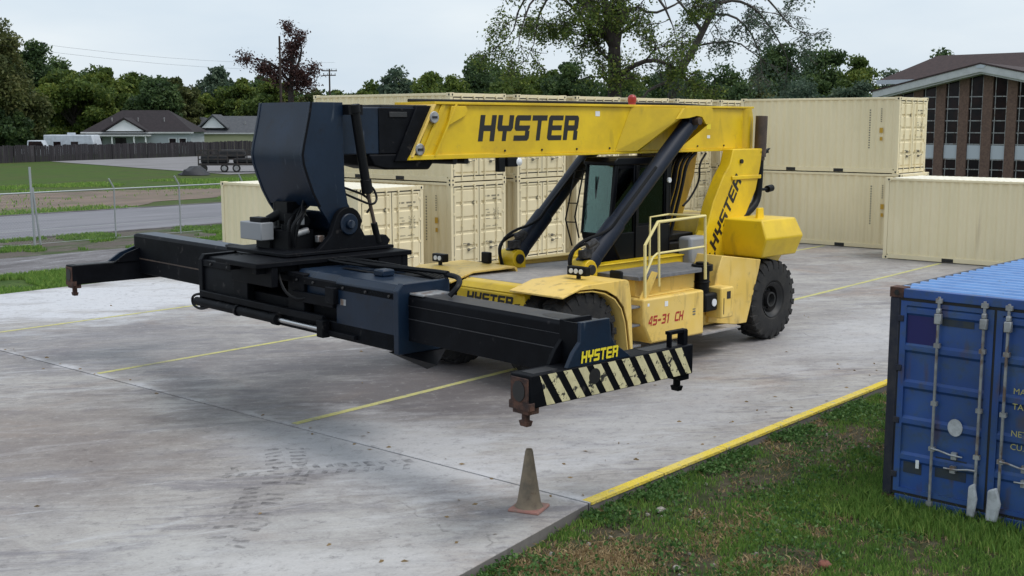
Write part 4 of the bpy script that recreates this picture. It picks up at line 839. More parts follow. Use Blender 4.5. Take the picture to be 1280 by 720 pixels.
T_('head_pin', MB().cyl((-3.58, -.745, 2.86), (-3.58, .86, 2.86), .16, n=24).cyl((-3.58, -.79, 2.86), (-3.58, -.74, 2.86), .07, n=12), 'navy', bevel=.015)
T_('damping_cylinder', MB().cyl((-3.42, -.70, 4.52), (-3.22, -.70, 3.35), .07).cyl((-3.44, -.70, 4.60), (-3.42, -.70, 4.48), .09).box(-3.56, -3.3, -.74, -.55, 4.45, 4.6).cyl((-3.24, -.70, 3.5), (-3.21, -.70, 3.30), .085).cyl((-3.1, -.7, 2.85), (-3.02, -.7, 2.55), .05), 'rubberblack', bevel=.006)
T_('damping_rod', MB().cyl((-3.22, -.70, 3.35), (-3.08, -.70, 2.80), .028), 'exhaust', bevel=0)
T_('hose_loop', MB().tube([(-3.5, -.5, 3.3), (-3.42, -.72, 3.22), (-3.2, -.8, 3.12), (-3.05, -.74, 3.2), (-3.1, -.7, 3.38), (-3.22, -.7, 3.42)], .018, 8, smooth=2)
   .tube([(-3.5, -.3, 3.42), (-3.35, -.5, 3.34), (-3.15, -.6, 3.25), (-3.05, -.6, 3.1), (-3.15, -.6, 3.0)], .018, 8, smooth=2), 'rubberblack', bevel=0)
lobe = [(-4.15, 2.50), (-2.85, 2.50), (-2.80, 2.58), (-2.88, 2.66), (-3.28, 2.67), (-3.36, 2.80)] + [(-3.58+.25*math.cos(t), 2.86+.25*math.sin(t)) for t in np.linspace(.15, PI-.2, 9)] + [(-3.90, 2.72), (-4.05, 2.58)]
T_('pivot_bracket', MB().prism(lobe, -.72, -.62), 'black', bevel=.012); T_('pivot_bracket', MB().prism(lobe, .74, .84), 'black', bevel=.012)
T_('turntable', MB().box(-4.75, -2.80, -.80, .75, 2.46, 2.51).cyl((-3.85, -.1, 2.30), (-3.85, -.1, 2.47), .62, n=36), 'black', bevel=.01)
cl_ = MB()       # motors, hoses and valves on the turntable
cl_.cyl((-4.2, -.15, 2.5), (-4.2, -.15, 2.86), .15).cyl((-4.2, -.15, 2.86), (-4.2, -.15, 3.02), .10).box(-4.45, -4.0, .05, .40, 2.5, 2.80).cyl((-4.05, .25, 2.8), (-4.05, .25, 3.02), .1).box(-3.9, -3.66, -.30, .30, 2.5, 2.72).cyl((-4.3, .3, 2.9), (-4.02, .1, 3.1), .07)
cl_.box(-4.4, -3.95, -.35, .1, 2.5, 2.78).cyl((-4.1, -.3, 2.9), (-3.9, .2, 3.05), .11).cyl((-4.0, .45, 2.5), (-4.0, .45, 3.15), .09).box(-4.2, -3.9, -.05, .25, 2.9, 3.18)
for k in range(20):
    x = -4.35+.035*k; y = -.45+.055*k
    cl_.tube([(x, y, 2.55), (x-.08+random.uniform(-.1, .1), y-.05, 2.85), (x+.12, y+random.uniform(-.15, .15), 3.05), (x+.3, y*.5, 3.15), (x+.42, y*.6, 3.45)], .022, 8, smooth=2)
T_('hydraulic_motor', cl_, 'rubberblack', bevel=0)
T_('valve_fitting', MB().cyl((-4.28, -.32, 2.72), (-4.05, -.36, 2.78), .05).box(-4.2, -4.12, -.38, -.28, 2.86, 2.98).box(-3.98, -3.86, -.5, -.42, 2.6, 2.7), 'steel', bevel=.01)
T_('control_box', MB().box(-4.66, -4.44, -.06, .50, 2.64, 2.90), 'greybox', bevel=.015)
T_('box_latch', MB().box(-4.62, -4.46, .0, .3, 2.90, 2.97), 'rubberblack', bevel=.01)
# spreader, its own slightly turned frame: w across, s along, z up
_c, _s = math.cos(math.radians(-2.3)), math.sin(math.radians(-2.3))
def SP(w_, s_, z_): return (-4.128 + w_*_c - s_*_s, -.49 + w_*_s + s_*_c, z_)
def S_(name, mb, m, parent=None, bevel=.012, **k): mb.xf = SP; return put(name, mb, M[m], parent or RS, bevel=bevel, **k)
S_('slide_carriage', MB().box(-1.25, 1.40, -.62, .50, 2.38, 2.45).box(-1.0, -.9, -.6, .5, 2.1, 2.38).box(1.2, 1.34, -.6, -.5, 1.9, 2.38).box(.8, 1.25, -.6, .4, 2.2, 2.38).box(-.5, .6, -.5, .4, 2.2, 2.40), 'black')
mf = S_('main_frame', MB().box(-.72, -.64, -3.05, 1.9, 1.52, 1.74).box(-.72, -.64, -3.05, 1.9, 2.16, 2.26).box(.66, .74, -2.2, 1.9, 1.52, 2.3)
   .box(-.72, -.60, -.95, -.55, 1.7, 2.3).box(-.72, -.60, .55, .95, 1.7, 2.3).box(-.66, .1, -3.0, 1.9, 1.50, 1.54).box(.1, .7, -2.2, 1.9, 1.50, 1.54).box(-.6, -.1, -.9, 1.9, 1.6, 1.9), 'black')
S_('beam_box', MB().prism([(-.70, 1.54), (-.70, 2.28), (-.64, 2.36), (.0, 2.36), (.02, 1.54)], -3.06, -1.35), 'navy', bevel=.02) if False else None
def yprism(pts, s0, s1):   # polygon in (w, z) extruded along s
    return MB().prism([(p[0], p[1]) for p in pts], s0, s1, 'y')
S_('beam_box', yprism([(-.72, 1.53), (-.72, 2.27), (-.65, 2.35), (.0, 2.35), (.03, 2.30), (.03, 1.53)], -3.06, -1.72), 'navy', mf, bevel=.015)
S_('beam_box', yprism([(-.66, 1.95), (-.66, 2.24), (-.58, 2.34), (.62, 2.34), (.66, 2.28), (.66, 1.60), (-.3, 1.6), (-.3, 1.95)], -1.72, -.66), 'navy', mf, bevel=.015)
S_('beam_box', yprism([(.05, 1.6), (.05, 2.30), (.64, 2.30), (.68, 1.6)], -2.15, -1.72), 'black', mf, bevel=.015)
S_('beam_box', yprism([(-.70, 2.10), (-.62, 2.30), (-.1, 2.32), (.66, 2.32), (.66, 1.6), (-.70, 1.6)], .95, 1.88), 'black', mf, bevel=.015)
S_('frame_collar', yprism([(-.76, 1.50), (-.76, 2.29), (-.68, 2.38), (.06, 2.38), (.06, 1.50)], -3.12, -3.02), 'navy', mf, bevel=.01)
S_('frame_collar', yprism([(-.74, 1.50), (-.74, 2.26), (-.68, 2.34), (.72, 2.36), (.72, 1.50)], 1.86, 1.97), 'black', mf, bevel=.01)
S_('gusset', MB().add([(-.72, -3.10, 1.50), (-.72, -2.85, 1.50), (-.3, -3.10, 1.26), (-.3, -3.3, 1.34), (.02, -3.1, 1.50), (.02, -2.85, 1.50)], [(0, 1, 2), (0, 2, 3), (2, 1, 5, 4), (3, 2, 4), (0, 3, 4), (0, 4, 5, 1)]), 'black', mf, bevel=0)
S_('clamp_plate', MB().box(-.80, -.70, -1.78, -1.58, 1.98, 2.2).box(-.76, -.70, -1.70, -.7, 1.92, 2.06), 'black', mf, bevel=.01)
S_('lifting_pad', MB().box(-.35, -.15, -2.25, -2.05, 2.35, 2.44), 'navy', mf, bevel=.02)
S_('slide_strip', MB().box(-.78, -.70, -2.2, -.8, 1.56, 1.62), 'black', mf, bevel=.01)
S_('slot_cover', MB().box(-.2, -.12, -2.05, -1.1, 2.352, 2.358).box(.3, .36, -1.6, -.8, 2.342, 2.348), 'rubberblack', mf, bevel=0)
for k in range(5):
    S_('hydraulic_hose', MB().tube([(-.45+.09*k, .55, 2.40), (-.4+.09*k, 1.0, 2.40+.02*(k % 2)), (-.3+.08*k, 1.5, 2.37), (-.1+.07*k, 1.95, 2.37), (.05+.06*k, 2.5, 2.34)], .018, 6, smooth=1), 'rubberblack', bevel=0)
for k in range(4):
    S_('hydraulic_hose', MB().tube([(-.1+.1*k, -.55, 2.42), (.0+.1*k, -1.1, 2.385+.03*(k % 2)), (.1+.09*k, -1.8, 2.385), (.25+.07*k, -2.2, 2.36), (.3+.05*k, -2.6, 2.3)], .02, 6, smooth=1), 'rubberblack', bevel=0)
for q_ in (-2.9, -2.4, -1.9, -1.2, -.8, 1.1, 1.6): S_('bolt_head', MB().cyl((-.725, q_, 2.21), (-.745, q_, 2.21), .018, n=8), 'darksteel', mf, bevel=0)
S_('maker_plate', MB().box(-.724, -.7195, -1.95, -1.83, 1.98, 2.06), 'steel', mf, bevel=0)
S_('slide_bar', MB().box(-1.15, .95, -.45, -.35, 2.28, 2.38).box(-1.15, .95, .25, .35, 2.28, 2.38), 'black', mf)
S_('extension_cylinder', MB().cyl((-.80, 1.95, 1.62), (-.80, -.35, 1.62), .065, n=16).cyl((-.80, .72, 1.62), (-.80, .66, 1.62), .085).cyl((-.80, -.3, 1.62), (-.80, -.42, 1.62), .085), 'black', bevel=.005)
S_('extension_rod', MB().cyl((-.80, -.40, 1.62), (-.80, -1.45, 1.62), .035, n=12), 'chrome', bevel=0)
S_('front_rail', MB().box(-.86, -.74, -1.6, -1.45, 1.52, 1.75).box(-.80, -.72, -1.5, 1.85, 1.70, 1.80), 'black')
S_('hydraulic_hose', MB().tube([(-.6, -.2, 2.4), (-.85, -.5, 2.3), (-.9, -.75, 2.05), (-.8, -.9, 1.95), (-.72, -1.1, 2.0)], .02, 8, smooth=2)
   .tube([(.1, -3.0, 2.42), (-.1, -3.5, 2.45), (-.3, -3.75, 2.40), (-.42, -3.7, 2.27)], .035, 8, smooth=2).tube([(.1, -.6, 2.42), (.0, -1.6, 2.42), (.2, -2.6, 2.42), (.05, -3.1, 2.45)], .03, 8, smooth=2)
   .tube([(-.76, 1.8, 1.75), (-.82, 2.05, 1.7), (-.82, 2.05, 1.55), (-.80, 1.85, 1.5), (-.80, 1.6, 1.56)], .02, 8, smooth=2)
   .tube([(-.3, .6, 2.42), (-.2, 1.3, 2.38), (.05, 2.0, 2.38), (.1, 2.6, 2.36)], .022, 8, smooth=2).tube([(-.2, .6, 2.42), (-.05, 1.4, 2.38), (.15, 2.1, 2.38), (.2, 2.7, 2.36)], .022, 8, smooth=2), 'rubberblack', bevel=0)
nbm = S_('telescopic_beam', yprism([(-.60, 1.66), (-.60, 2.20), (-.56, 2.24), (-.19, 2.24), (-.15, 2.20), (-.15, 1.66)], -6.12, -1.0), 'black', bevel=.01)
S_('beam_slot', MB().prism([(-.38+.10*math.cos(t)*1.2, -5.55+.26*math.sin(t)) for t in np.linspace(0, 2*PI, 13)[:-1]], 2.242, 2.2435, 'z'), 'ltext', nbm, bevel=0)
S_('top_skin', MB().box(-.56, -.19, -6.08, -3.15, 2.2402, 2.2415), 'sheenblack', nbm, bevel=0)  # added thin sheet, its lighter tone stands for the top's reflection
S_('weld_seam', MB().box(-.606, -.598, -6.1, -3.1, 1.935, 1.945), 'sheenblack', nbm, bevel=0)
S_('weld_seam', MB().box(-.604, -.598, -6.1, -3.1, 2.10, 2.106), 'sheenblack', nbm, bevel=0)
S_('wear_strip', MB().box(-.59, -.16, -3.40, -3.13, 2.24, 2.262), 'steel', nbm, bevel=.004)
S_('beam_latch', MB().box(-.63, -.60, -5.95, -5.85, 1.98, 2.12), 'steel', nbm, bevel=.005)
fbm = S_('telescopic_beam', yprism([(.15, 1.60), (.15, 2.27), (.19, 2.31), (.58, 2.31), (.62, 2.27), (.62, 1.60)], 1.0, 6.10), 'black', bevel=.01)
S_('top_skin', MB().box(.20, .57, 2.0, 6.05, 2.3105, 2.318), 'navy', fbm, bevel=0)
S_('weld_seam', MB().box(.14, .152, 2.5, 6.0, 1.86, 1.88), 'exhaust', fbm, bevel=0)
def end_beam(s, sg, woff, wb):
    o, i = s, s - sg*.30
    a, b = -1.30+woff, 1.27+woff
    mb = MB().box(a, b, min(o, i), max(o, i), 1.49, 1.83)
    eb = S_('end_beam', mb, 'black', bevel=.012)
    ex = .34 if sg > 0 else 0
    pl_ = [(wb-.42-ex, 1.832), (wb-.33-ex*.6, 1.98), (wb-.23, 2.08), (wb-.225, 2.29), (wb+.215, 2.29), (wb+.24, 2.10), (wb+.30, 2.00), (wb+.42, 1.93), (wb+.56, 1.832)]
    S_('upright_plate', MB().prism(pl_, o-sg*.06, o-sg*.005), 'navy', eb, bevel=.006)
    S_('upright_plate', MB().prism(pl_, i-sg*.02, i+sg*.03), 'black', eb, bevel=.004)
    S_('rib', MB().box(wb-.23, wb-.21, min(o-sg*.05, i), max(o-sg*.05, i), 1.83, 2.28), 'black', eb, bevel=0)
    for ww in (a+.08, b-.10):
        t = S_('twist_lock', MB().box(ww-.075, ww+.075, min(o, i)+.03, max(o, i)-.03, 1.42, 1.49).cyl((ww, (o+i)/2, 1.32), (ww, (o+i)/2, 1.42), .042).hexa([(ww-.035, (o+i)/2-.05, 1.28), (ww+.035, (o+i)/2-.05, 1.28), (ww+.035, (o+i)/2+.05, 1.28), (ww-.035, (o+i)/2+.05, 1.28), (ww-.045, (o+i)/2-.065, 1.34), (ww+.045, (o+i)/2-.065, 1.34), (ww+.045, (o+i)/2+.065, 1.34), (ww-.045, (o+i)/2+.065, 1.34)]), 'rust' if ww < 0 else 'black', eb, bevel=.008)
    S_('corner_guide', MB().box(a-.015, a+.06, min(o, i)-.006, max(o, i)+.006, 1.465, 1.55).box(a-.015, a+.0, min(o, i)+.02, max(o, i)-.02, 1.55, 1.80), 'rust', eb, bevel=.01)
    S_('end_hole', MB().prism([((o+i)/2+.09*math.cos(t), 1.66+.11*math.sin(t)) for t in np.linspace(0, 2*PI, 13)[:-1]], a-.024, a-.016, 'x'), 'ltext', eb, bevel=0)
    S_('top_slot', MB().box(a+.1, wb-.5, min(o, i)+.06, max(o, i)-.06, 1.8305, 1.833), 'ltext', eb, bevel=0)
    S_('top_slot', MB().box(wb+.9, b-.1, min(o, i)+.06, max(o, i)-.06, 1.8305, 1.833), 'ltext', eb, bevel=0)
    if sg < 0:
        n = 11
        for k in range(n):
            p = .222; x0 = a+.06+k*p; wd = .118; sh = -.21
            z0, z1 = 1.50, 1.818
            # leaning stripe: top further left
            L0, R0 = x0+.17, x0+.17+wd; L1, R1 = L0+sh, R0+sh
            pts = [(L0, z0), (R0, z0), (R1, z1), (L1, z1)]
            lo, hi = a+.13, b-.03
            if k in (9, 10): pts = [(min(max(x, lo), hi), z) for x, z in pts]
            pts = [(max(x, lo), z) for x, z in pts]
            S_('stripe', MB().prism(pts, o-.004, o-.001), 'stripe', eb, bevel=0, smooth=False)
        S_('round_hole', MB().cyl((wb-.02+.0, o-.009, 1.70), (wb-.02, o-.0045, 1.70), .085, n=20), 'ltext', eb, bevel=0)
        S_('guide_lever', MB().box(b-.36, b-.33, o+.04, o+.10, 1.83, 2.0).box(b-.12, b-.05, o+.04, o+.14, 1.83, 2.0).box(b-.36, b-.05, o+.05, o+.12, 1.97, 2.01), 'black', eb, bevel=.005)
        lt = hyster(SP(wb-.23, o-.003, 1.862), Vector(SP(1, 0, 0))-Vector(SP(0, 0, 0)), (0, 0, 1), .56, .125, M['ytext'], eb, shear=.12)
        d = Vector(SP(0, -1, 0))-Vector(SP(0, 0, 0))
        lt.location = d*.003
    return eb
end_beam(-6.2, -1, -.15, -.50)
end_beam(6.2, 1, .20, .42)
# ------------------------------------------------------------------ vegetation
def leaf_mesh(name, P, size, m, parent=None, sv=.5, tint=None, flat=0.0, elong=1.6):
    """P (n,3) leaf centres -> one mesh of small leaf faces with a tint value per leaf"""
    n = len(P)
    a = rng.normal(size=(n, 3)); a[:, 2] *= (1-flat); a /= np.linalg.norm(a, axis=1)[:, None]+1e-9
    b = rng.normal(size=(n, 3)); b -= a*(a*b).sum(1)[:, None]; b /= np.linalg.norm(b, axis=1)[:, None]+1e-9
    s = size*(1-sv/2+sv*rng.random(n))[:, None]
    u, v = a*s*.5*elong, b*s*.5
    V = np.stack([P-u, P+v*.8-u*.1, P+u, P-v*.8-u*.1], 1).reshape(-1, 3)
    me = bpy.data.meshes.new(name); me.vertices.add(4*n); me.vertices.foreach_set('co', V.astype(np.float32).ravel())
    me.loops.add(4*n); me.loops.foreach_set('vertex_index', np.arange(4*n, dtype=np.int32))
    me.polygons.add(n); me.polygons.foreach_set('loop_start', np.arange(0, 4*n, 4, dtype=np.int32)); me.update()
    at = me.attributes.new('tint', 'FLOAT', 'FACE'); at.data.foreach_set('value', (rng.random(n) if tint is None else tint).astype(np.float32))
    me.materials.append(m); o = bpy.data.objects.new(name, me); COL.objects.link(o)
    if parent: o.parent = parent
    return o
def tree(label, px, d, top, hw, leaf='leafmid', bark='barkd', n=3500, bot=None, size=None, dens=1.0, twigs=True, group=None, flat=.8, species='tree', shape=1.0):
    x, y = bearing(px, d); H = height(top, d); R = hw/1478.6*d
    root = empty(species, (x, y, -.12), random.random()*6, label=label, cat='tree', group=group)
    b0 = .28*H if bot is None else bot
    cz = (H+b0)/2; rz = (H-b0)/2; size = size or .0032*d
    mb = MB(); tr = max(.12, .022*H)
    mb.tube([(0, 0, 0), (random.uniform(-.1, .1), .05, H*.2), (random.uniform(-.3, .3), random.uniform(-.2, .2), H*.5), (random.uniform(-.4, .4), 0, H*.82)], [tr, tr*.8, tr*.55, tr*.15], 7)
    # clumps: many small uneven lumps spread through the crown
    nc = int(30*dens); C_ = []
    for i in range(nc):
        while True:
            q = rng.uniform(-1, 1, 3)
            rr = (q**2).sum()
            if rr < 1: break
        zz = q[2]; k = (1-.25*max(zz, 0)*shape)
        if rr < .2: q *= 1.5
        c = np.array([q[0]*R*k*.85, q[1]*R*k*.85, cz+zz*rz*.86]); C_.append(c)
        if twigs and i % 2 == 0:
            st = Vector((0, 0, max(b0*.8, c[2]*.55))); e = Vector(c); mid = (st+e)/2+Vector((0, 0, .06*H))
            mb.tube([st, mid, e], [tr*.35, tr*.2, tr*.06], 5)
    put('trunk', mb, M[bark], root)
    C_ = np.array(C_); cs = rng.uniform(.14, .34, nc)*(R+rz)*.5
    idx = rng.integers(0, nc, n); g = rng.normal(size=(n, 3)); g /= np.linalg.norm(g, axis=1)[:, None]; g *= (rng.random(n)**.45)[:, None]; g[:, 2] *= .75
    P = C_[idx] + g*cs[idx][:, None]
    P[:, 2] = np.minimum(P[:, 2], H)
    tint = np.clip(rng.normal(.45, .2, n) + (rng.random(nc)-.5)[idx]*.5, 0, 1)
    leaf_mesh('crown', P, size, M[leaf], root, tint=tint)
    return root
TL = [ # label, px, distance, top row, half width, leaf, n
 ('tall grey green tree at the far left edge of the photo', -16, 150, 2, 40, 'leafolive', 6500),
 ('dark upright tree just right of the tall tree at the left edge', 42, 190, 40, 24, 'leafdark', 4200),
 ('olive bushy tree in front of the dark trees at the left edge', 14, 156, 84, 40, 'leafolive', 5000),
 ('dark low tree over the white vehicles at the left', 4, 150, 128, 30, 'leafdark', 3800),
 ('dark rounded tree behind the left end of the dark roofed house', 72, 200, 66, 30, 'leafdark', 4200),
 ('bright green spreading tree with bare twigs over the dark roofed house', 92, 186, 82, 44, 'leafmid', 7500),
 ('mid green tree just above the middle of the dark roofed house', 130, 196, 80, 38, 'leafmid', 5500),
 ('green tree above the right half of the dark roofed house', 166, 205, 86, 26, 'leafmid', 4000),
 ('dark tree behind the right end of the dark roofed house', 196, 186, 92, 26, 'leafdark', 4000),
 ('dull green tree between the two houses, farther back', 226, 192, 94, 22, 'leafolive', 3500),
 ('rounded bright green tree standing beside the grey roofed house', 250, 202, 110, 23, 'leafmid', 4200),
 ('feathery pale tree rising above the grey roofed house', 272, 212, 80, 24, 'leafgrey', 3300),
 ('olive green tree behind the grey roofed house', 300, 204, 96, 27, 'leafmid', 4500),
 ('low green tree behind the tall blue boom head', 340, 200, 90, 32, 'leafmid', 3800),
 ('low green tree left of the far utility pole', 392, 205, 112, 22, 'leafolive', 2500),
 ('small dark tree right of the far utility pole', 452, 210, 101, 17, 'leafdark', 2500),
 ('feathery tree above the left end of the stacked containers', 494, 175, 82, 22, 'leafgrey', 2600),
 ('mid green tree behind the upper left container', 540, 150, 88, 34, 'leafmid', 5000),
 ('dark domed tree left of the great spreading tree', 598, 150, 66, 27, 'leafdark', 4200),
 ('bright green shrubby tree over the row of containers', 566, 110, 92, 30, 'leafmid', 4200),
 ('low dark tree under the left branches of the great tree', 640, 120, 86, 34, 'leafmid', 4800),
 ('dark dense tree behind the trunk of the great tree', 716, 125, 74, 38, 'leafdark', 6000),
 ('dark tree behind the fork of the great tree', 778, 118, 88, 36, 'leafdark', 5200),
 ('dull green tree between the great tree and the leaning tree', 836, 130, 84, 34, 'leafdark', 4600),
 ('broad dark green tree under the leaning tree', 894, 112, 66, 42, 'leafdark', 7500),
 ('olive green tree above the yellow boom end', 936, 120, 90, 30, 'leafolive', 4500),
 ('dark spreading tree right of the leaning tree', 978, 132, 48, 38, 'leafdark', 6500),
 ('dark tree over the upper right container', 1030, 140, 50, 34, 'leafdark', 5800),
 ('lighter green bushy tree left of the brick church', 1066, 126, 66, 30, 'leafmid', 5000),
 ('low grey green hedge tree behind the upper right container', 1000, 98, 96, 44, 'leafgrey', 5500),
 ('low grey green hedge tree next to the church roof', 1068, 98, 97, 36, 'leafgrey', 4500),

 ('dark tree filling the gap left of the dark roofed house, second row', 58, 215, 78, 30, 'leafdark', 3500),
 ('dark tree in the second row above the dark roofed house', 108, 220, 84, 34, 'leafdark', 3500),
 ('dark tree in the second row between the two houses', 205, 225, 94, 34, 'leafdark', 3500),
 ('dark tree in the second row behind the grey roofed house', 322, 225, 94, 36, 'leafdark', 3500),
 ('dull tree in the second row left of the stacked containers', 420, 230, 108, 34, 'leafmid', 2500),
 ('tree in the second row above the left end of the stacked containers', 520, 200, 94, 34, 'leafmid', 3500),
 ('tree in the second row behind the yellow boom lettering', 662, 170, 90, 40, 'leafmid', 4500),
 ('tree in the second row between the two great trees', 800, 160, 84, 44, 'leafmid', 5000),

 ('green tree filling the gap over the first stacked containers', 468, 205, 98, 26, 'leafmid', 3000),
 ('dark tree over the second and third stacked containers', 620, 190, 78, 38, 'leafdark', 4500),
 ('bright tree close behind the boom lettering', 690, 160, 86, 30, 'leafmid', 4000),
 ('slim pale tree at the left end of the church roof', 1112, 150, 66, 13, 'leafgrey', 1500),
 ('small round dark tree at the left end of the church roof', 1140, 150, 64, 15, 'leafdark', 2000),
 ('open dark tree rising above the brown church roof', 1178, 160, 43, 18, 'leafdark', 2000),
 ('dark rounded tree above the middle of the church roof', 1214, 160, 56, 16, 'leafdark', 2000),
]
for lab, px, d, top, hw, lf, n in TL:
    sm = hw < 19
    tree(lab, px, d, top, hw*(1.0 if sm else 1.28), lf, n=int(n*(1.6 if sm else 3.2)), group='trees along the skyline', bot=.5, size=.0021*d, dens=1.2 if sm else 2.4)
# far off wood filling the gaps below the tree line
P = []
for px in range(-60, 1400, 12):
    for k in range(3):
        d = random.uniform(215, 250); x, y = bearing(px+random.uniform(-8, 8), d); h = random.uniform(5.5, 9.5)
        q = rng.normal(size=(170, 3))*np.array([2.0, 2.0, h*.28]) + np.array([x, y, h*.55]); q = q[(q[:, 2] > 0) & (q[:, 2] < h+1.5)]; P.append(q)
P = np.concatenate(P); tag(leaf_mesh('distant_wood', P, .75, M['leafdark']), label='far wood of dark green trees along the horizon', cat='wood', kind='stuff')

# the two big trees that stand above the containers, built limb by limb
def limb_tree(label, base, limbs, leaf, bark, nleaf, lsize, spread, seed, cat='tree', droop=.25, depth=3):
    R_ = random.Random(seed); root = empty('tree', base, 0, label=label, cat=cat)
    mb = MB(); tips = []
    def grow(p, d, L_, r, lev):
        pts = [p]; n = 4
        for i in range(n):
            d = (d + Vector((R_.gauss(0, .22), R_.gauss(0, .22), R_.gauss(0, .12) - droop*.12*lev))).normalized()
            p = p + d*(L_/n); pts.append(p)
            if lev < depth and i > 0:
                for _ in range(2 if lev else 1):
                    dd = (d + Vector((R_.gauss(0, .75), R_.gauss(0, .75), R_.gauss(0, .45)))).normalized()
                    grow(p, dd, L_*R_.uniform(.45, .7), r*(1-i/n)*.5+.008, lev+1)
            if lev >= depth-1: tips.append(p)
        mb.tube(pts, list(np.linspace(r, max(r*.25, .008), len(pts))), 6 if lev < 2 else 4)
    for pts, r in limbs:
        pts = [Vector(q) for q in pts]; mb.tube(pts, r, 9, smooth=1)
        for i in range(1, len(pts)):
            seg = pts[i]-pts[i-1]; 
            for _ in range(max(1, int(seg.length/1.3))):
                t = R_.random(); p = pts[i-1]+seg*t
                if p.z < spread[0]: continue
                rr = np.interp(i-1+t, range(len(r)), r)
                d = (seg.normalized()*.5 + Vector((R_.gauss(0, .8), R_.gauss(0, .8), R_.gauss(.1, .5)))).normalized()
                grow(p, d, R_.uniform(1.6, 3.0)*spread[1], rr*.4+.01, 1)
        grow(pts[-1], (pts[-1]-pts[-2]).normalized(), 2.6*spread[1], r[-1], 1)
    put('trunk', mb, M[bark], root, fix=False)
    T = np.array([tuple(t) for t in tips]); idx = rng.integers(0, len(T), nleaf)
    keep = rng.random(len(T)) < spread[3]; w_ = keep[idx]
    P = T[idx][w_] + rng.normal(size=(w_.sum(), 3))*spread[2]; P[:, 2] -= rng.random(len(P))*droop*1.5
    tint = np.clip(rng.normal(.45, .25, len(P)), 0, 1)
    leaf_mesh('crown', P, lsize, M[leaf], root, tint=tint)
    return root
def PW(px, py, d, base):   # offset from the base of a tree standing d metres ahead
    x, y = bearing(px, d); return (x-base[0], y-base[1], height(py, d)-base[2])
D1 = 58; B1 = (*bearing(768, D1), -.12)
def L1(*pp): return [PW(px, py, D1+dd, B1) for px, py, dd in pp]
limb_tree('great spreading tree with dark bare limbs and sparse leaves behind the containers', B1,
  [([(0, 0, 0), (0, 0, 3)] + L1((768, 100, 0), (767, 62, 0)), [.42, .36, .33, .30]),
   (L1((767, 62, 0), (752, 38, .3), (738, 12, .5), (722, -18, 1), (700, -50, 1.5)), [.26, .20, .17, .13, .08]),
   (L1((767, 62, 0), (757, 25, -.5), (753, -8, -.6), (760, -60, -1)), [.24, .2, .17, .1]),
   (L1((768, 62, 0), (771, 25, .6), (775, -10, .8), (790, -55, 1)), [.22, .17, .14, .09]),
   (L1((771, 34, .5), (790, 10, 1), (812, 22, 1.2), (838, 12, 1.5), (850, 4, 2)), [.10, .08, .065, .05, .03]),
   (L1((768, 100, 0), (786, 86, -1), (812, 76, -1.5), (836, 82, -2), (850, 94, -2)), [.16, .13, .1, .07, .05]),
   (L1((757, 52, .2), (735, 36, .8), (722, 20, 1), (700, 0, 1.5), (668, -8, 2), (650, 10, 2.4), (642, 40, 2.5)), [.11, .1, .085, .07, .06, .045, .03]),
   (L1((745, 22, .4), (720, 4, -1), (690, -12, -1.5), (664, 4, -2), (655, 28, -2.2)), [.09, .08, .06, .05, .03]),
   (L1((752, 0, 0), (700, -14, 0), (676, 12, 0), (668, 48, 0)), [.08, .07, .05, .03]),
   (L1((775, -10, .8), (800, -18, 0), (826, 8, -1), (838, 34, -1.2)), [.09, .08, .06, .03])],
  'leafmid', 'barkd', 34000, .105, (3.5, .62, .17, .60), 11)
D2 = 62; B2 = (*bearing(832, D2), -.12)
def L2(*pp): return [PW(px, py, D2+dd, B2) for px, py, dd in pp]
limb_tree('leaning grey tree with an arching crown right of the great tree', B2,
  [([(0, 0, 0)] + L2((836, 110, 0), (862, 70, 0), (882, 30, 0), (896, 0, 0), (905, -40, 0)), [.26, .22, .20, .16, .13, .08]),
   (L2((862, 70, 0), (840, 100, -.5), (815, 112, -1)), [.10, .09, .08]),
   (L2((896, 8, 0), (916, 4, .5), (940, 14, 1), (962, 40, 1), (975, 62, 1)), [.09, .08, .06, .045, .03]),
   (L2((888, 22, 0), (912, 22, -.6), (934, 40, -1), (946, 66, -1)), [.07, .06, .05, .03]),
   (L2((876, 45, 0), (858, 20, .5), (840, 0, 1), (826, -10, 1)), [.08, .07, .05, .03]),
   (L2((868, 60, 0), (895, 55, -.5), (920, 55, -1), (935, 66, -1)), [.06, .05, .04, .03]),
   (L2((902, -20, 0), (935, -16, 0), (960, 8, 0), (982, 34, 0)), [.07, .06, .05, .03])],
  'leafgrey', 'barkg', 17000, .10, (3.8, .55, .16, .45), 23)
D3 = 170; B3 = (*bearing(364, D3), -.12)
def L3(*pp): return [PW(px, py, D3+dd, B3) for px, py, dd in pp]
limb_tree('russet half bare tree behind the tall blue boom head', B3,
  [([(0, 0, 0)] + L3((364, 120, 0), (366, 92, 0), (368, 66, 0)), [.5, .42, .34, .16]),
   (L3((364, 105, 0), (350, 88, 0), (336, 78, 0), (322, 76, 0)), [.26, .2, .14, .07]),
   (L3((366, 95, 0), (376, 80, 0), (380, 60, 0), (372, 48, 0)), [.24, .18, .12, .06]),
   (L3((366, 110, 0), (378, 95, 0), (382, 92, 0)), [.2, .15, .08]),
   (L3((364, 118, 0), (352, 108, 0), (346, 100, 0)), [.2, .15, .08])],
  'leafred', 'barkd', 9500, .26, (2, .62, .5, .8), 31, depth=2)
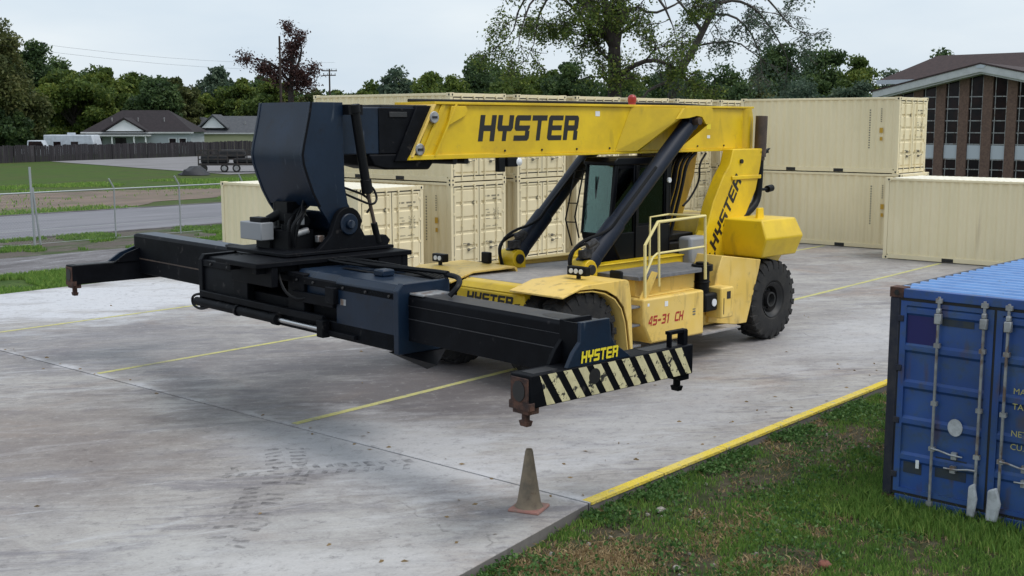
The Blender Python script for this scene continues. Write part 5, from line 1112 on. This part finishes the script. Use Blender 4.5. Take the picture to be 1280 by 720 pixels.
# poles and wires
def pole(lab, px, d, top, r, arms=()):
    x, y = bearing(px, d); H = height(top, d); root = empty('utility_pole', (x, y, -.1), math.radians(-49), label=lab, cat='utility pole')
    put('mast', MB().cyl((0, 0, 0), (0, 0, H), r, r*.7, 8), M['polewood'], root)
    for z, wd in arms: put('crossarm', MB().box(-wd/2, wd/2, -.08, .08, H-z, H-z+.16), M['polewood'], root)
    ins = MB()
    for z, wd in arms:
        for k in (-.45, -.15, .15, .45): ins.cyl((k*wd, 0, H-z+.16), (k*wd, 0, H-z+.42), .06, n=6)
    if arms: put('insulator', ins, M['steel'], root)
pole('far utility pole with two crossarms right of the blue boom head', 413, 190, 87, .17, ((.4, 2.4), (1.1, 2.0)))
pole('dark bare pole leaning in front of the russet tree', 352, 160, 47, .19)
mb = MB()
for py, zz in ((44, 0), (52, 0)):
    A_ = Vector((*bearing(-80, 120), height(py-6, 120))); E_ = Vector((*bearing(420, 200), height(py+36, 200)))
    mb.tube([A_.lerp(E_, t) - Vector((0, 0, 5*t*(1-t))) for t in np.linspace(0, 1, 10)], .011, 4)
tag(put('power_line', mb, M['rubberblack']), label='pair of thin overhead wires crossing the sky at the left', cat='wire')

# ------------------------------------------------------------------ houses, board fence, vehicles far left
FA = Vector((64*.97-9.3, 130*.97-1.6, -.12)); FB = Vector((131, 141, -.12))
fd = (FB-FA); FL = fd.length; fd.normalize(); fa = math.atan2(fd.y, fd.x)
fence = empty('board_fence', FA, fa, label='weathered dark board fence running behind the grass and parking lot', cat='fence')
mb = MB(); x = 0; k = 0
while x < FL:
    wd = .28; h = 1.85+random.uniform(-.07, .07)+.05*math.sin(x*.7); yy = random.uniform(-.02, .02)
    mb.hexa([(x, yy, 0), (x+wd-.03, yy, 0), (x+wd-.03, yy+.03, 0), (x, yy+.03, 0), (x+random.uniform(0, .03), yy, h), (x+wd-.03, yy, h), (x+wd-.03, yy+.03, h), (x, yy+.03, h)])
    x += wd
tag(put('plank', mb, M['fencewood'], fence, fix=False, smooth=False), kind='stuff')
for i in range(int(FL/2.8)): put('post', MB().box(i*2.8, i*2.8+.12, -.1, .0, 0, 1.8), M['fencewood'], fence, smooth=False)
def house(lab, px, d, yaw, wd, dp, wall, roofm, eave, ridge, gables=(), m_f='fascia'):
    x, y = bearing(px, d); r = empty('house', (x, y, -.1), math.radians(yaw), label=lab, cat='house')
    put('wall', MB().box(-wd/2, wd/2, 0, dp, 0, eave), M[wall], r)
    o = .5; rx = wd/2-dp*.42
    mb = MB().add([(-wd/2-o, -o, eave), (wd/2+o, -o, eave), (wd/2+o, dp+o, eave), (-wd/2-o, dp+o, eave), (-rx, dp/2, ridge), (rx, dp/2, ridge)], [(0, 1, 5, 4), (1, 2, 5), (2, 3, 4, 5), (3, 0, 4), (3, 2, 1, 0)])
    rf = put('roof', mb, M[roofm], r, smooth=False)
    put('fascia', MB().box(-wd/2-o-.02, wd/2+o+.02, -o-.04, -o, eave-.18, eave+.02), M[m_f], r, smooth=False)
    for gx, gw, gz0, gz1, gy in gables:
        g = put('gable', MB().prism([(gx-gw/2, gz0), (gx+gw/2, gz0), (gx, gz1)], gy, gy+.2), M['white'], r, smooth=False)
        put('gable_roof', MB().prism([(gx-gw/2-.5, gz0-.12), (gx, gz1+.02), (gx+gw/2+.5, gz0-.12), (gx+gw/2+.5, gz0+.06), (gx, gz1+.28), (gx-gw/2-.5, gz0+.06)], gy-.3, dp/2), M[roofm], r, smooth=False)
    for k in range(3): put('vent_pipe', MB().cyl((-wd*.28+k*wd*.25, dp*.22, eave), (-wd*.28+k*wd*.25, dp*.22, eave+(ridge-eave)*.5+.5), .09, n=8), M['steel'], rf)
    return r
h1 = house('low house with a very dark hipped roof and a white triangular gable', 172, 168, -46, 14.6, 9.5, 'siding', 'shingle', 3.0, 6.1, ((-1.6, 5.2, 3.15, 4.75, -1.0),))
put('porch_roof', MB().box(-8.6, 1.9, -2.6, -.4, 2.45, 2.62), M['fascia'], h1, smooth=False)
for x in (-8.3, -5.5, -3.0, .0, 1.6): put('porch_post', MB().box(x-.08, x+.08, -2.5, -2.34, 0, 2.45), M['white'], h1, smooth=False)
for x in (4.2, 5.6): 
    wn = put('window', MB().box(x, x+1.1, -.05, .0, 1.0, 2.2), M['white'], h1, smooth=False); put('pane', MB().box(x+.1, x+1.0, -.07, -.04, 1.1, 2.1), M['darkglass'], wn, smooth=False)
for x in (-6.5, -3.2):
    wn = put('window', MB().box(x, x+1.5, -.05, .0, .9, 2.2), M['darkglass'], h1, smooth=False)
h2 = house('cream walled house with a grey hipped roof right of the dark roofed house', 306, 184, -50, 19, 11, 'creamwall', 'shinglegrey', 2.75, 5.35, ((-5.0, 3.6, 3.5, 5.3, .2),))
h3 = house('pale house glimpsed behind the dark roofed house', 238, 190, -50, 9, 8, 'creamwall', 'shinglegrey', 3.2, 5.2)
def vehicle(lab, px, d, yaw, L_, W_, H_, kind):
    x, y = bearing(px, d); r = empty('parked_camper' if kind == 'camper' else 'parked_truck', (x, y, -.1), math.radians(yaw), label=lab, cat='camper' if kind == 'camper' else 'truck')
    if kind == 'camper':
        put('body', MB().prism([(-L_/2, .6), (L_/2, .6), (L_/2+.2, 1.4), (L_/2-.2, H_), (-L_/2, H_)], 0, W_), M['vehwhite'], r, bevel=.1)
        for x in (-L_*.3, L_*.05): wn = put('window', MB().box(x, x+.9, -.02, 0, 1.5, 2.1), M['darkglass'], r)
        put('roof_vent', MB().box(-.5, .3, .8, 1.4, H_, H_+.25), M['vehwhite'], r, bevel=.03)
    else:
        put('body', MB().prism([(-L_/2, .5), (L_/2, .5), (L_/2, 1.15), (L_*.22, 1.3), (L_*.12, H_), (-L_*.2, H_), (-L_*.22, 1.3), (-L_/2, 1.25)], 0, W_), M['vehwhite'], r, bevel=.08)
        put('window', MB().prism([(L_*.19, 1.32), (L_*.1, H_-.1), (-L_*.17, H_-.1), (-L_*.19, 1.32)], -.02, W_+.02), M['darkglass'], r)
    for x in (-L_*.3, L_*.3): put('wheel', MB().cyl((x, -.05, .38), (x, .2, .38), .38, n=16), M['tyre'], r)
vehicle('white camper parked behind the board fence at the left', 84, 142, -55, 6.2, 2.2, 2.9, 'camper')
vehicle('pale pickup truck parked left of the white camper', 44, 138, -40, 5.0, 1.9, 2.3, 'truck')
# trailer with stake sides
x, y = bearing(288, 106)
tr_ = empty('utility_trailer', (x, y, -.08), math.radians(-44), label='dark utility trailer with open rail sides parked on the pale lot', cat='trailer')
put('bed', MB().box(-2.8, 3.2, -1, 1, .6, .78), M['trailer'], tr_)
for yy in (-1, .95):
    for z in (1.1, 1.45, 1.85): put('rail', MB().box(-2.8, 3.2, yy, yy+.05, z, z+.10), M['trailer'], tr_)
for xx in np.linspace(-2.8, 3.1, 8): put('stake', MB().box(xx, xx+.1, -1.03, -.95, .6, 1.95), M['trailer'], tr_)
put('load', MB().box(-2.6, -.3, -.8, .8, .78, 1.5).box(.2, 2.9, -.7, .7, .78, 1.25).box(-1, 1.2, -.5, .6, 1.2, 1.95), M['tarp'], tr_, bevel=.15)
put('headboard', MB().box(2.6, 2.75, -1, 1, .78, 2.2), M['trailer'], tr_)
for xx in (-.5, .55):
    wv = put('wheel', MB().cyl((xx, -1.22, .36), (xx, -1.0, .36), .22, n=16), M['steel'], tr_); put('tyre', MB().lathe([(.2, -.1), (.34, -.12), (.36, 0), (.34, .12), (.2, .1)], (xx, -1.1, .36), 'y', 20), M['tyre'], wv)
for xx in (-2.3,): wv = put('wheel', MB().cyl((xx, -1.22, .36), (xx, -1.0, .36), .34, n=16), M['tyre'], tr_)
put('drawbar', MB().tube([(3.2, 0, .6), (4.4, 0, .5), (4.6, 0, .1)], .06, 6), M['trailer'], tr_)
x, y = bearing(241, 100)
mb = MB(); mb.lathe([(0, .75), (.45, .66), (.9, .38), (1.25, .08), (1.3, 0)], (0, 0, 0), 'z', 14)
mb.v = [(a*(1+.2*math.sin(5*a+b*3)), b*(1+.15*math.cos(4*b)), c*(1+.3*math.sin(6*a)*math.cos(5*b))) for a, b, c in mb.v]
o = tag(put('covered_pile', mb, M['tarp']), label='low dark tarp covered pile on the lot left of the trailer', cat='pile'); o.location = (x, y, -.08)

# ------------------------------------------------------------------ chain fence by the road
cf = empty('chain_link_fence', (0, 41.2, -.12), label='galvanised fence posts, top rail and wires between the yard and the road', cat='fence')
xs = [15.6, 18.4, 21.32, 24.6, 27.5, 30.6, 33.6]
for i, x in enumerate(xs):
    if i == 2:
        put('post', MB().cyl((x, 0, 0), (x-.05, 0, 2.85), .045, n=8), M['galv'], cf); put('post', MB().cyl((x+.22, 0, 0), (x+.02, 0, 2.1), .04, n=8), M['galv'], cf)
    else: put('post', MB().tube([(x, 0, 0), (x, 0, 1.95), (x-.02, 0, 2.0), (x-.2, .0, 2.32)], .03, 8), M['galv'], cf)
put('top_rail', MB().cyl((-20, 0, 1.92), (34, 0, 1.92), .028, n=8), M['galv'], cf)
mb = MB()
for z in (.05, .55): mb.cyl((-20, 0, z), (34, 0, z), .007, n=4)
for k, (dx, z) in enumerate(((-.07, 2.08), (-.13, 2.19), (-.19, 2.3))):
    pass
put('wire', mb, M['galv'], cf, smooth=False)
# wire mesh: thin diagonal wires, real geometry
mb = MB(); sp = .12
V = []; F_ = []
t = .0016
for x in np.arange(14, 34, sp):
    for sg in (-1, 1):
        k = len(V); xa, xb = x, x+sg*1.87
        V += [(xa-t, 0, .05), (xa+t, 0, .05), (xb+t, 0, 1.92), (xb-t, 0, 1.92)]; F_.append((k, k+1, k+2, k+3))
mb.add(V, F_); tag(put('wire_mesh', mb, M['galv'], cf, fix=False, smooth=False), kind='stuff')

# ------------------------------------------------------------------ brick church behind the right containers
CX = 76.0; ca = empty('brick_building', (CX, 26.3, -.12), label='brick building with tall columns between dark windows under a low pale gable', cat='building')
sl_g = .225; ap = 8.05
def gz_(y): return ap - sl_g*abs(y)
cols = np.arange(-5, 6)*1.475 - .25
for k, y in enumerate(cols):
    zt = gz_(y)-.42
    put('brick_column', MB().box(-.05, .35, y-.30, y+.30, 0, zt), M['brick'], ca)
    if k < len(cols)-1:
        y0, y1 = y+.30, cols[k+1]-.30; ym = (y0+y1)/2; zt2 = min(gz_(y0), gz_(y1))-.45
        pn = put('window', MB().box(.12, .16, y0, y1, .3, zt2), M['darkglass'], ca, smooth=False)
        put('spandrel', MB().box(.05, .10, y0+.02, y1-.02, 2.15, 3.0), M['panel'], ca, smooth=False)
        fr = MB()
        for z in (1.45, 2.08, 3.03, 3.75, 4.5, 5.25, 6.0):
            if z < zt2: fr.box(.06, .115, y0, y1, z, z+.06)
        for yy in (y0+.02, y1-.16): fr.box(.055, .11, yy, yy+.045, .3, zt2)
        put('mullion', fr, M['steel'], pn, smooth=False)
put('wall', MB().prism([(-6.7, 0), (6.7, 0), (6.7, gz_(6.7)-.55), (0, ap-.55), (-6.7, gz_(6.7)-.55)], .2, 14, 'x'), M['roofbrown'], ca, smooth=False)
fz = [(-6.9, gz_(6.9)), (0, ap), (6.9, gz_(6.9)), (6.9, gz_(6.9)-.50), (0, ap-.52), (-6.9, gz_(6.9)-.50)]
put('gable_fascia', MB().prism(fz, -.9, -.75, 'x'), M['fascia'], ca, smooth=False)
put('soffit', MB().prism([(a, b-.12) for a, b in fz], -.75, .3, 'x'), M['fascia'], ca, smooth=False)
put('roof', MB().prism([(-7.0, gz_(7.0)+.02), (0, ap+.04), (7.0, gz_(7.0)+.02), (7.0, gz_(7.0)-.08), (0, ap-.06), (-7.0, gz_(7.0)-.08)], -.95, 14.5, 'x'), M['roofbrown'], ca, smooth=False)
put('gable_emblem', MB().prism([(-.35, ap-.12), (-.28, ap-.05), (.28, ap-.05), (.35, ap-.12), (.2, ap-.3), (-.2, ap-.3)], -.93, -.9, 'x'), M['panel'], ca, smooth=False)
mb = MB().add([(12, 12.2, 7.6), (12, -24, 7.6), (30, -24, 7.6), (30, 12.2, 7.6), (15.5, 9.0, 9.5), (15.5, -24, 9.6)], [(0, 1, 5, 4), (0, 4, 3), (3, 4, 5, 2), (0, 3, 2, 1)])
put('main_roof', mb, M['roofbrown'], ca, smooth=False)
put('main_fascia', MB().box(11.9, 12.0, -24, 12.3, 7.3, 7.62), M['panel'], ca, smooth=False)
put('main_wall', MB().box(13, 29, -24, 11.2, 0, 7.6), M['brick'], ca, smooth=False)

# ------------------------------------------------------------------ cone, stones, litter
cn = empty('traffic_cone', (9.96, 8.28, 0), math.radians(18), label='dirty old traffic cone with a faded pink base standing near the slab corner', cat='traffic cone')
put('base', MB().add([(-.19, -.19, 0), (.19, -.19, 0), (.19, .19, 0), (-.19, .19, 0), (-.18, -.18, .035), (.18, -.18, .035), (.18, .18, .035), (-.18, .18, .035)], [(0, 3, 2, 1), (4, 5, 6, 7), (0, 1, 5, 4), (1, 2, 6, 5), (2, 3, 7, 6), (3, 0, 4, 7)]), M['conebase'], cn, bevel=.012)
put('body', MB().lathe([(.165, .034), (.150, .05), (.135, .09), (.095, .34), (.045, .67), (.036, .70), (.026, .695), (.02, .6)], (0, 0, 0), 'z', 28), M['conebody'], cn, fix=True)
def rockat(x, y, r, lab, m, cat='rock'):
    mb = MB(); n, k = 9, 5
    for i in range(k+1):
        ph = PI*i/k
        for j in range(n):
            t = 2*PI*j/n; rr = r*random.uniform(.8, 1.15); mb.v.append((rr*math.sin(ph)*math.cos(t), rr*math.sin(ph)*math.sin(t)*.8, rr*.5*math.cos(ph)))
    mb.f += [(i*n+j, (i+1)*n+j, (i+1)*n+(j+1) % n, i*n+(j+1) % n) for i in range(k) for j in range(n)]
    o = tag(put(cat.replace(' ', '_'), mb, M[m], ang=60), label=lab, cat=cat); o.location = (x, y, -.10+r*.25)
rockat(10.75, 5.05, .085, 'reddish brick fragment lying in the grass left of the blue container', 'redrock', 'brick fragment')
rockat(11.55, 3.35, .10, 'pale flat rock in the grass below the blue container doors', 'rock')
rockat(11.1, 7.25, .07, 'pale stone by the start of the yellow slab edge', 'rock')
rockat(9.72, 6.15, .05, 'small pale stone in the grass near the bottom of the photo', 'rock')
mb = MB()
for i in range(90):
    x = random.uniform(7.5, 17); y = random.uniform(5.6, 7.8) - (10.6-x)*.1*(x < 10.6); r = random.uniform(.008, .03); z = -.115
    mb.hexa([(x-r, y-r, z), (x+r, y-r*.7, z), (x+r*.8, y+r, z), (x-r, y+r*.8, z), (x-r*.6, y-r*.6, z+r), (x+r*.6, y-r*.5, z+r*.8), (x+r*.5, y+r*.7, z+r), (x-r*.6, y+r*.5, z+r*.9)])
tag(put('gravel', mb, M['rock'], smooth=False), label='scattered small stones and crumbs along the slab edge', cat='gravel', kind='stuff')

def litter(n, x0, x1, y0, y1):
    P = np.stack([rng.uniform(x0, x1, n), rng.uniform(y0, y1, n), np.full(n, .008)], 1); return P
P = np.concatenate([litter(45, 4, 22, 8.0, 9.2), litter(25, 4, 26, 9, 26), litter(35, 10.4, 10.8, 8, 28)])
tag(leaf_mesh('fallen_leaves', P, .045, M['dryleaf'], flat=1.0, tint=rng.random(len(P))*.35), label='scattered small dead leaves and crumbs on the concrete', cat='leaves', kind='stuff')
# ------------------------------------------------------------------ grass and weeds
def vnoise(x, y, s, seed=0):
    def h(i, j): 
        v = np.sin(i*127.1+j*311.7+seed*74.7)*43758.5453; return v-np.floor(v)
    x, y = x/s, y/s; i, j = np.floor(x), np.floor(y); f, g = x-i, y-j; f = f*f*(3-2*f); g = g*g*(3-2*g)
    return (h(i, j)*(1-f)+h(i+1, j)*f)*(1-g)+(h(i, j+1)*(1-f)+h(i+1, j+1)*f)*g
def blades(name, X, Y, z, hmin, hmax, wd, m, tint, lab, cat, lean=.5):
    n = len(X); a = rng.random(n)*2*PI; h = hmin+(hmax-hmin)*rng.random(n); w_ = wd*(.6+.8*rng.random(n))
    la = rng.random(n)*2*PI; ll = h*lean*rng.random(n)*1.4
    B = np.stack([X, Y, np.full(n, z)], 1); u = np.stack([np.cos(a)*w_, np.sin(a)*w_, np.zeros(n)], 1)
    M1 = B + np.stack([np.cos(la)*ll*.3, np.sin(la)*ll*.3, h*.6], 1); Tp = B + np.stack([np.cos(la)*ll, np.sin(la)*ll, h], 1)
    V = np.stack([B-u*.5, B+u*.5, M1+u*.4, Tp, M1-u*.4], 1).reshape(-1, 3)
    me = bpy.data.meshes.new(name); me.vertices.add(5*n); me.vertices.foreach_set('co', V.astype(np.float32).ravel())
    me.loops.add(5*n); me.loops.foreach_set('vertex_index', np.arange(5*n, dtype=np.int32)); me.polygons.add(n); me.polygons.foreach_set('loop_start', np.arange(0, 5*n, 5, dtype=np.int32)); me.update()
    at = me.attributes.new('tint', 'FLOAT', 'FACE'); at.data.foreach_set('value', np.clip(tint, 0, 1).astype(np.float32)); me.materials.append(m)
    o = bpy.data.objects.new(name, me); COL.objects.link(o); return tag(o, label=lab, cat=cat, kind='stuff')
def region(n, x0, x1, y0, y1):
    X = rng.uniform(x0, x1, n); Y = rng.uniform(y0, y1, n)
    edge = np.where(X < 10.56, 3.6+(X+20)*(4.285/30.56), 7.885)
    inside_blue = (X > 13.2) & (Y < 5.45) & (Y > 2.9)
    k = (Y < edge-.03) & ~inside_blue; return X[k], Y[k], edge[k]
X, Y, E_ = region(330000, 5.5, 20, .5, 7.88)
dist = E_-Y
bare = vnoise(X, Y, .9, 1)*.5+vnoise(X, Y, .35, 2)*.3+vnoise(X, Y, .12, 3)*.2
strip = np.exp(-((dist-.75)/.55)**2)*(.6+.8*vnoise(X, Y, .7, 31))      # thinner near the slab edge, beyond a weedy rim
dry = 1.3*np.exp(-(((X-8.9)/1.15)**2+((Y-6.85)/.55)**2)**2) + .7*np.exp(-(((X-11.0)/.7)**2+((Y-6.35)/.3)**2)) + .5*np.clip((vnoise(X, Y, .8, 21)*.6+vnoise(X, Y, .3, 22)*.4-.60)*7, 0, 1)
pr_ = np.clip(1.1-1.15*np.clip((bare-.44)*5, 0, 1)-.85*strip*(X > 10)-.9*np.clip(dry*1.3, 0, 1), .03, 1)
k = rng.random(len(X)) < pr_
blades('grass', X[k], Y[k], -.127, .028, .082, .011, M['grassleaf'], rng.normal(.42, .22, k.sum())+.35*(vnoise(X[k], Y[k], .6, 9)-.5), 'green grass growing between the slab and the blue container', 'grass')
kd = (rng.random(len(X)) < np.clip(dry*.9, 0, 1)*.85+.08*(bare > .5))
blades('dry_grass', X[kd], Y[kd], -.127, .02, .06, .014, M['dryleaf'], rng.normal(.5, .25, kd.sum()), 'straw coloured dead grass by the slab edge at the bottom', 'dry grass', lean=1.6)
xb = rng.uniform(12.2, 13.25, 9000); yb = rng.uniform(2.4, 5.75, 9000); kb = rng.random(9000) < np.clip(1.25-np.abs(xb-12.95)*1.3, .1, 1)
blades('grass', xb[kb], yb[kb], -.127, .06, .19, .012, M['grassleaf'], rng.normal(.5, .22, kb.sum()), 'taller grass growing up against the blue container doors', 'grass')
X, Y, E_ = region(110000, 7.8, 20, 4.6, 7.88); dist = E_-Y
wn_ = vnoise(X, Y, .5, 5)*.6+vnoise(X, Y, .2, 6)*.4
k = (rng.random(len(X)) < np.clip((wn_-.45)*6, 0, 1)*(np.exp(-((dist-.15)/.30)**2)*.9+.12*(dist > .5)))
P = np.stack([X[k], Y[k], -.11+rng.random(k.sum())*.08], 1)
tag(leaf_mesh('weeds', P, .042, M['weedleaf'], flat=.0, elong=1.1), label='leafy low weeds creeping along the slab edge', cat='weeds', kind='stuff')
# grass beside the container and grass across the yard
X = rng.uniform(9, 27, 60000); Y = rng.uniform(29.3, 33.4, 60000); k = (vnoise(X, Y, 1.2, 4) > .28) & (Y > 29.15+np.clip(14-X, 0, 9)*.05)
blades('grass', X[k], Y[k], -.13, .06, .17, .03, M['grassleaf'], rng.normal(.5, .2, k.sum()), 'strip of long grass beyond the left edge of the slab', 'grass')
X = rng.uniform(8, 40, 70000); Y = rng.uniform(37.5, 43.8, 70000); k = vnoise(X, Y, 2.2, 7)*.6+vnoise(X, Y, .7, 8)*.4 > .56
blades('grass', X[k], Y[k], -.13, .05, .14, .035, M['grassleaf'], rng.normal(.4, .2, k.sum()), 'patchy tufts of grass under the fence beside the road', 'grass')
X = rng.uniform(10, 80, 90000); Y = rng.uniform(54.9, 80, 90000); k = (vnoise(X, Y, 4, 7)*.6+vnoise(X, Y, 1.5, 8)*.4 > .5) & ((np.hypot((X-33)/15, (Y-64.5)/6.8) > 1) | (rng.random(90000) < .05))
blades('grass', X[k], Y[k], -.12, .08, .2, .06, M['grassleaf'], rng.normal(.55, .2, k.sum()), 'uneven grass on the far side of the road', 'grass')
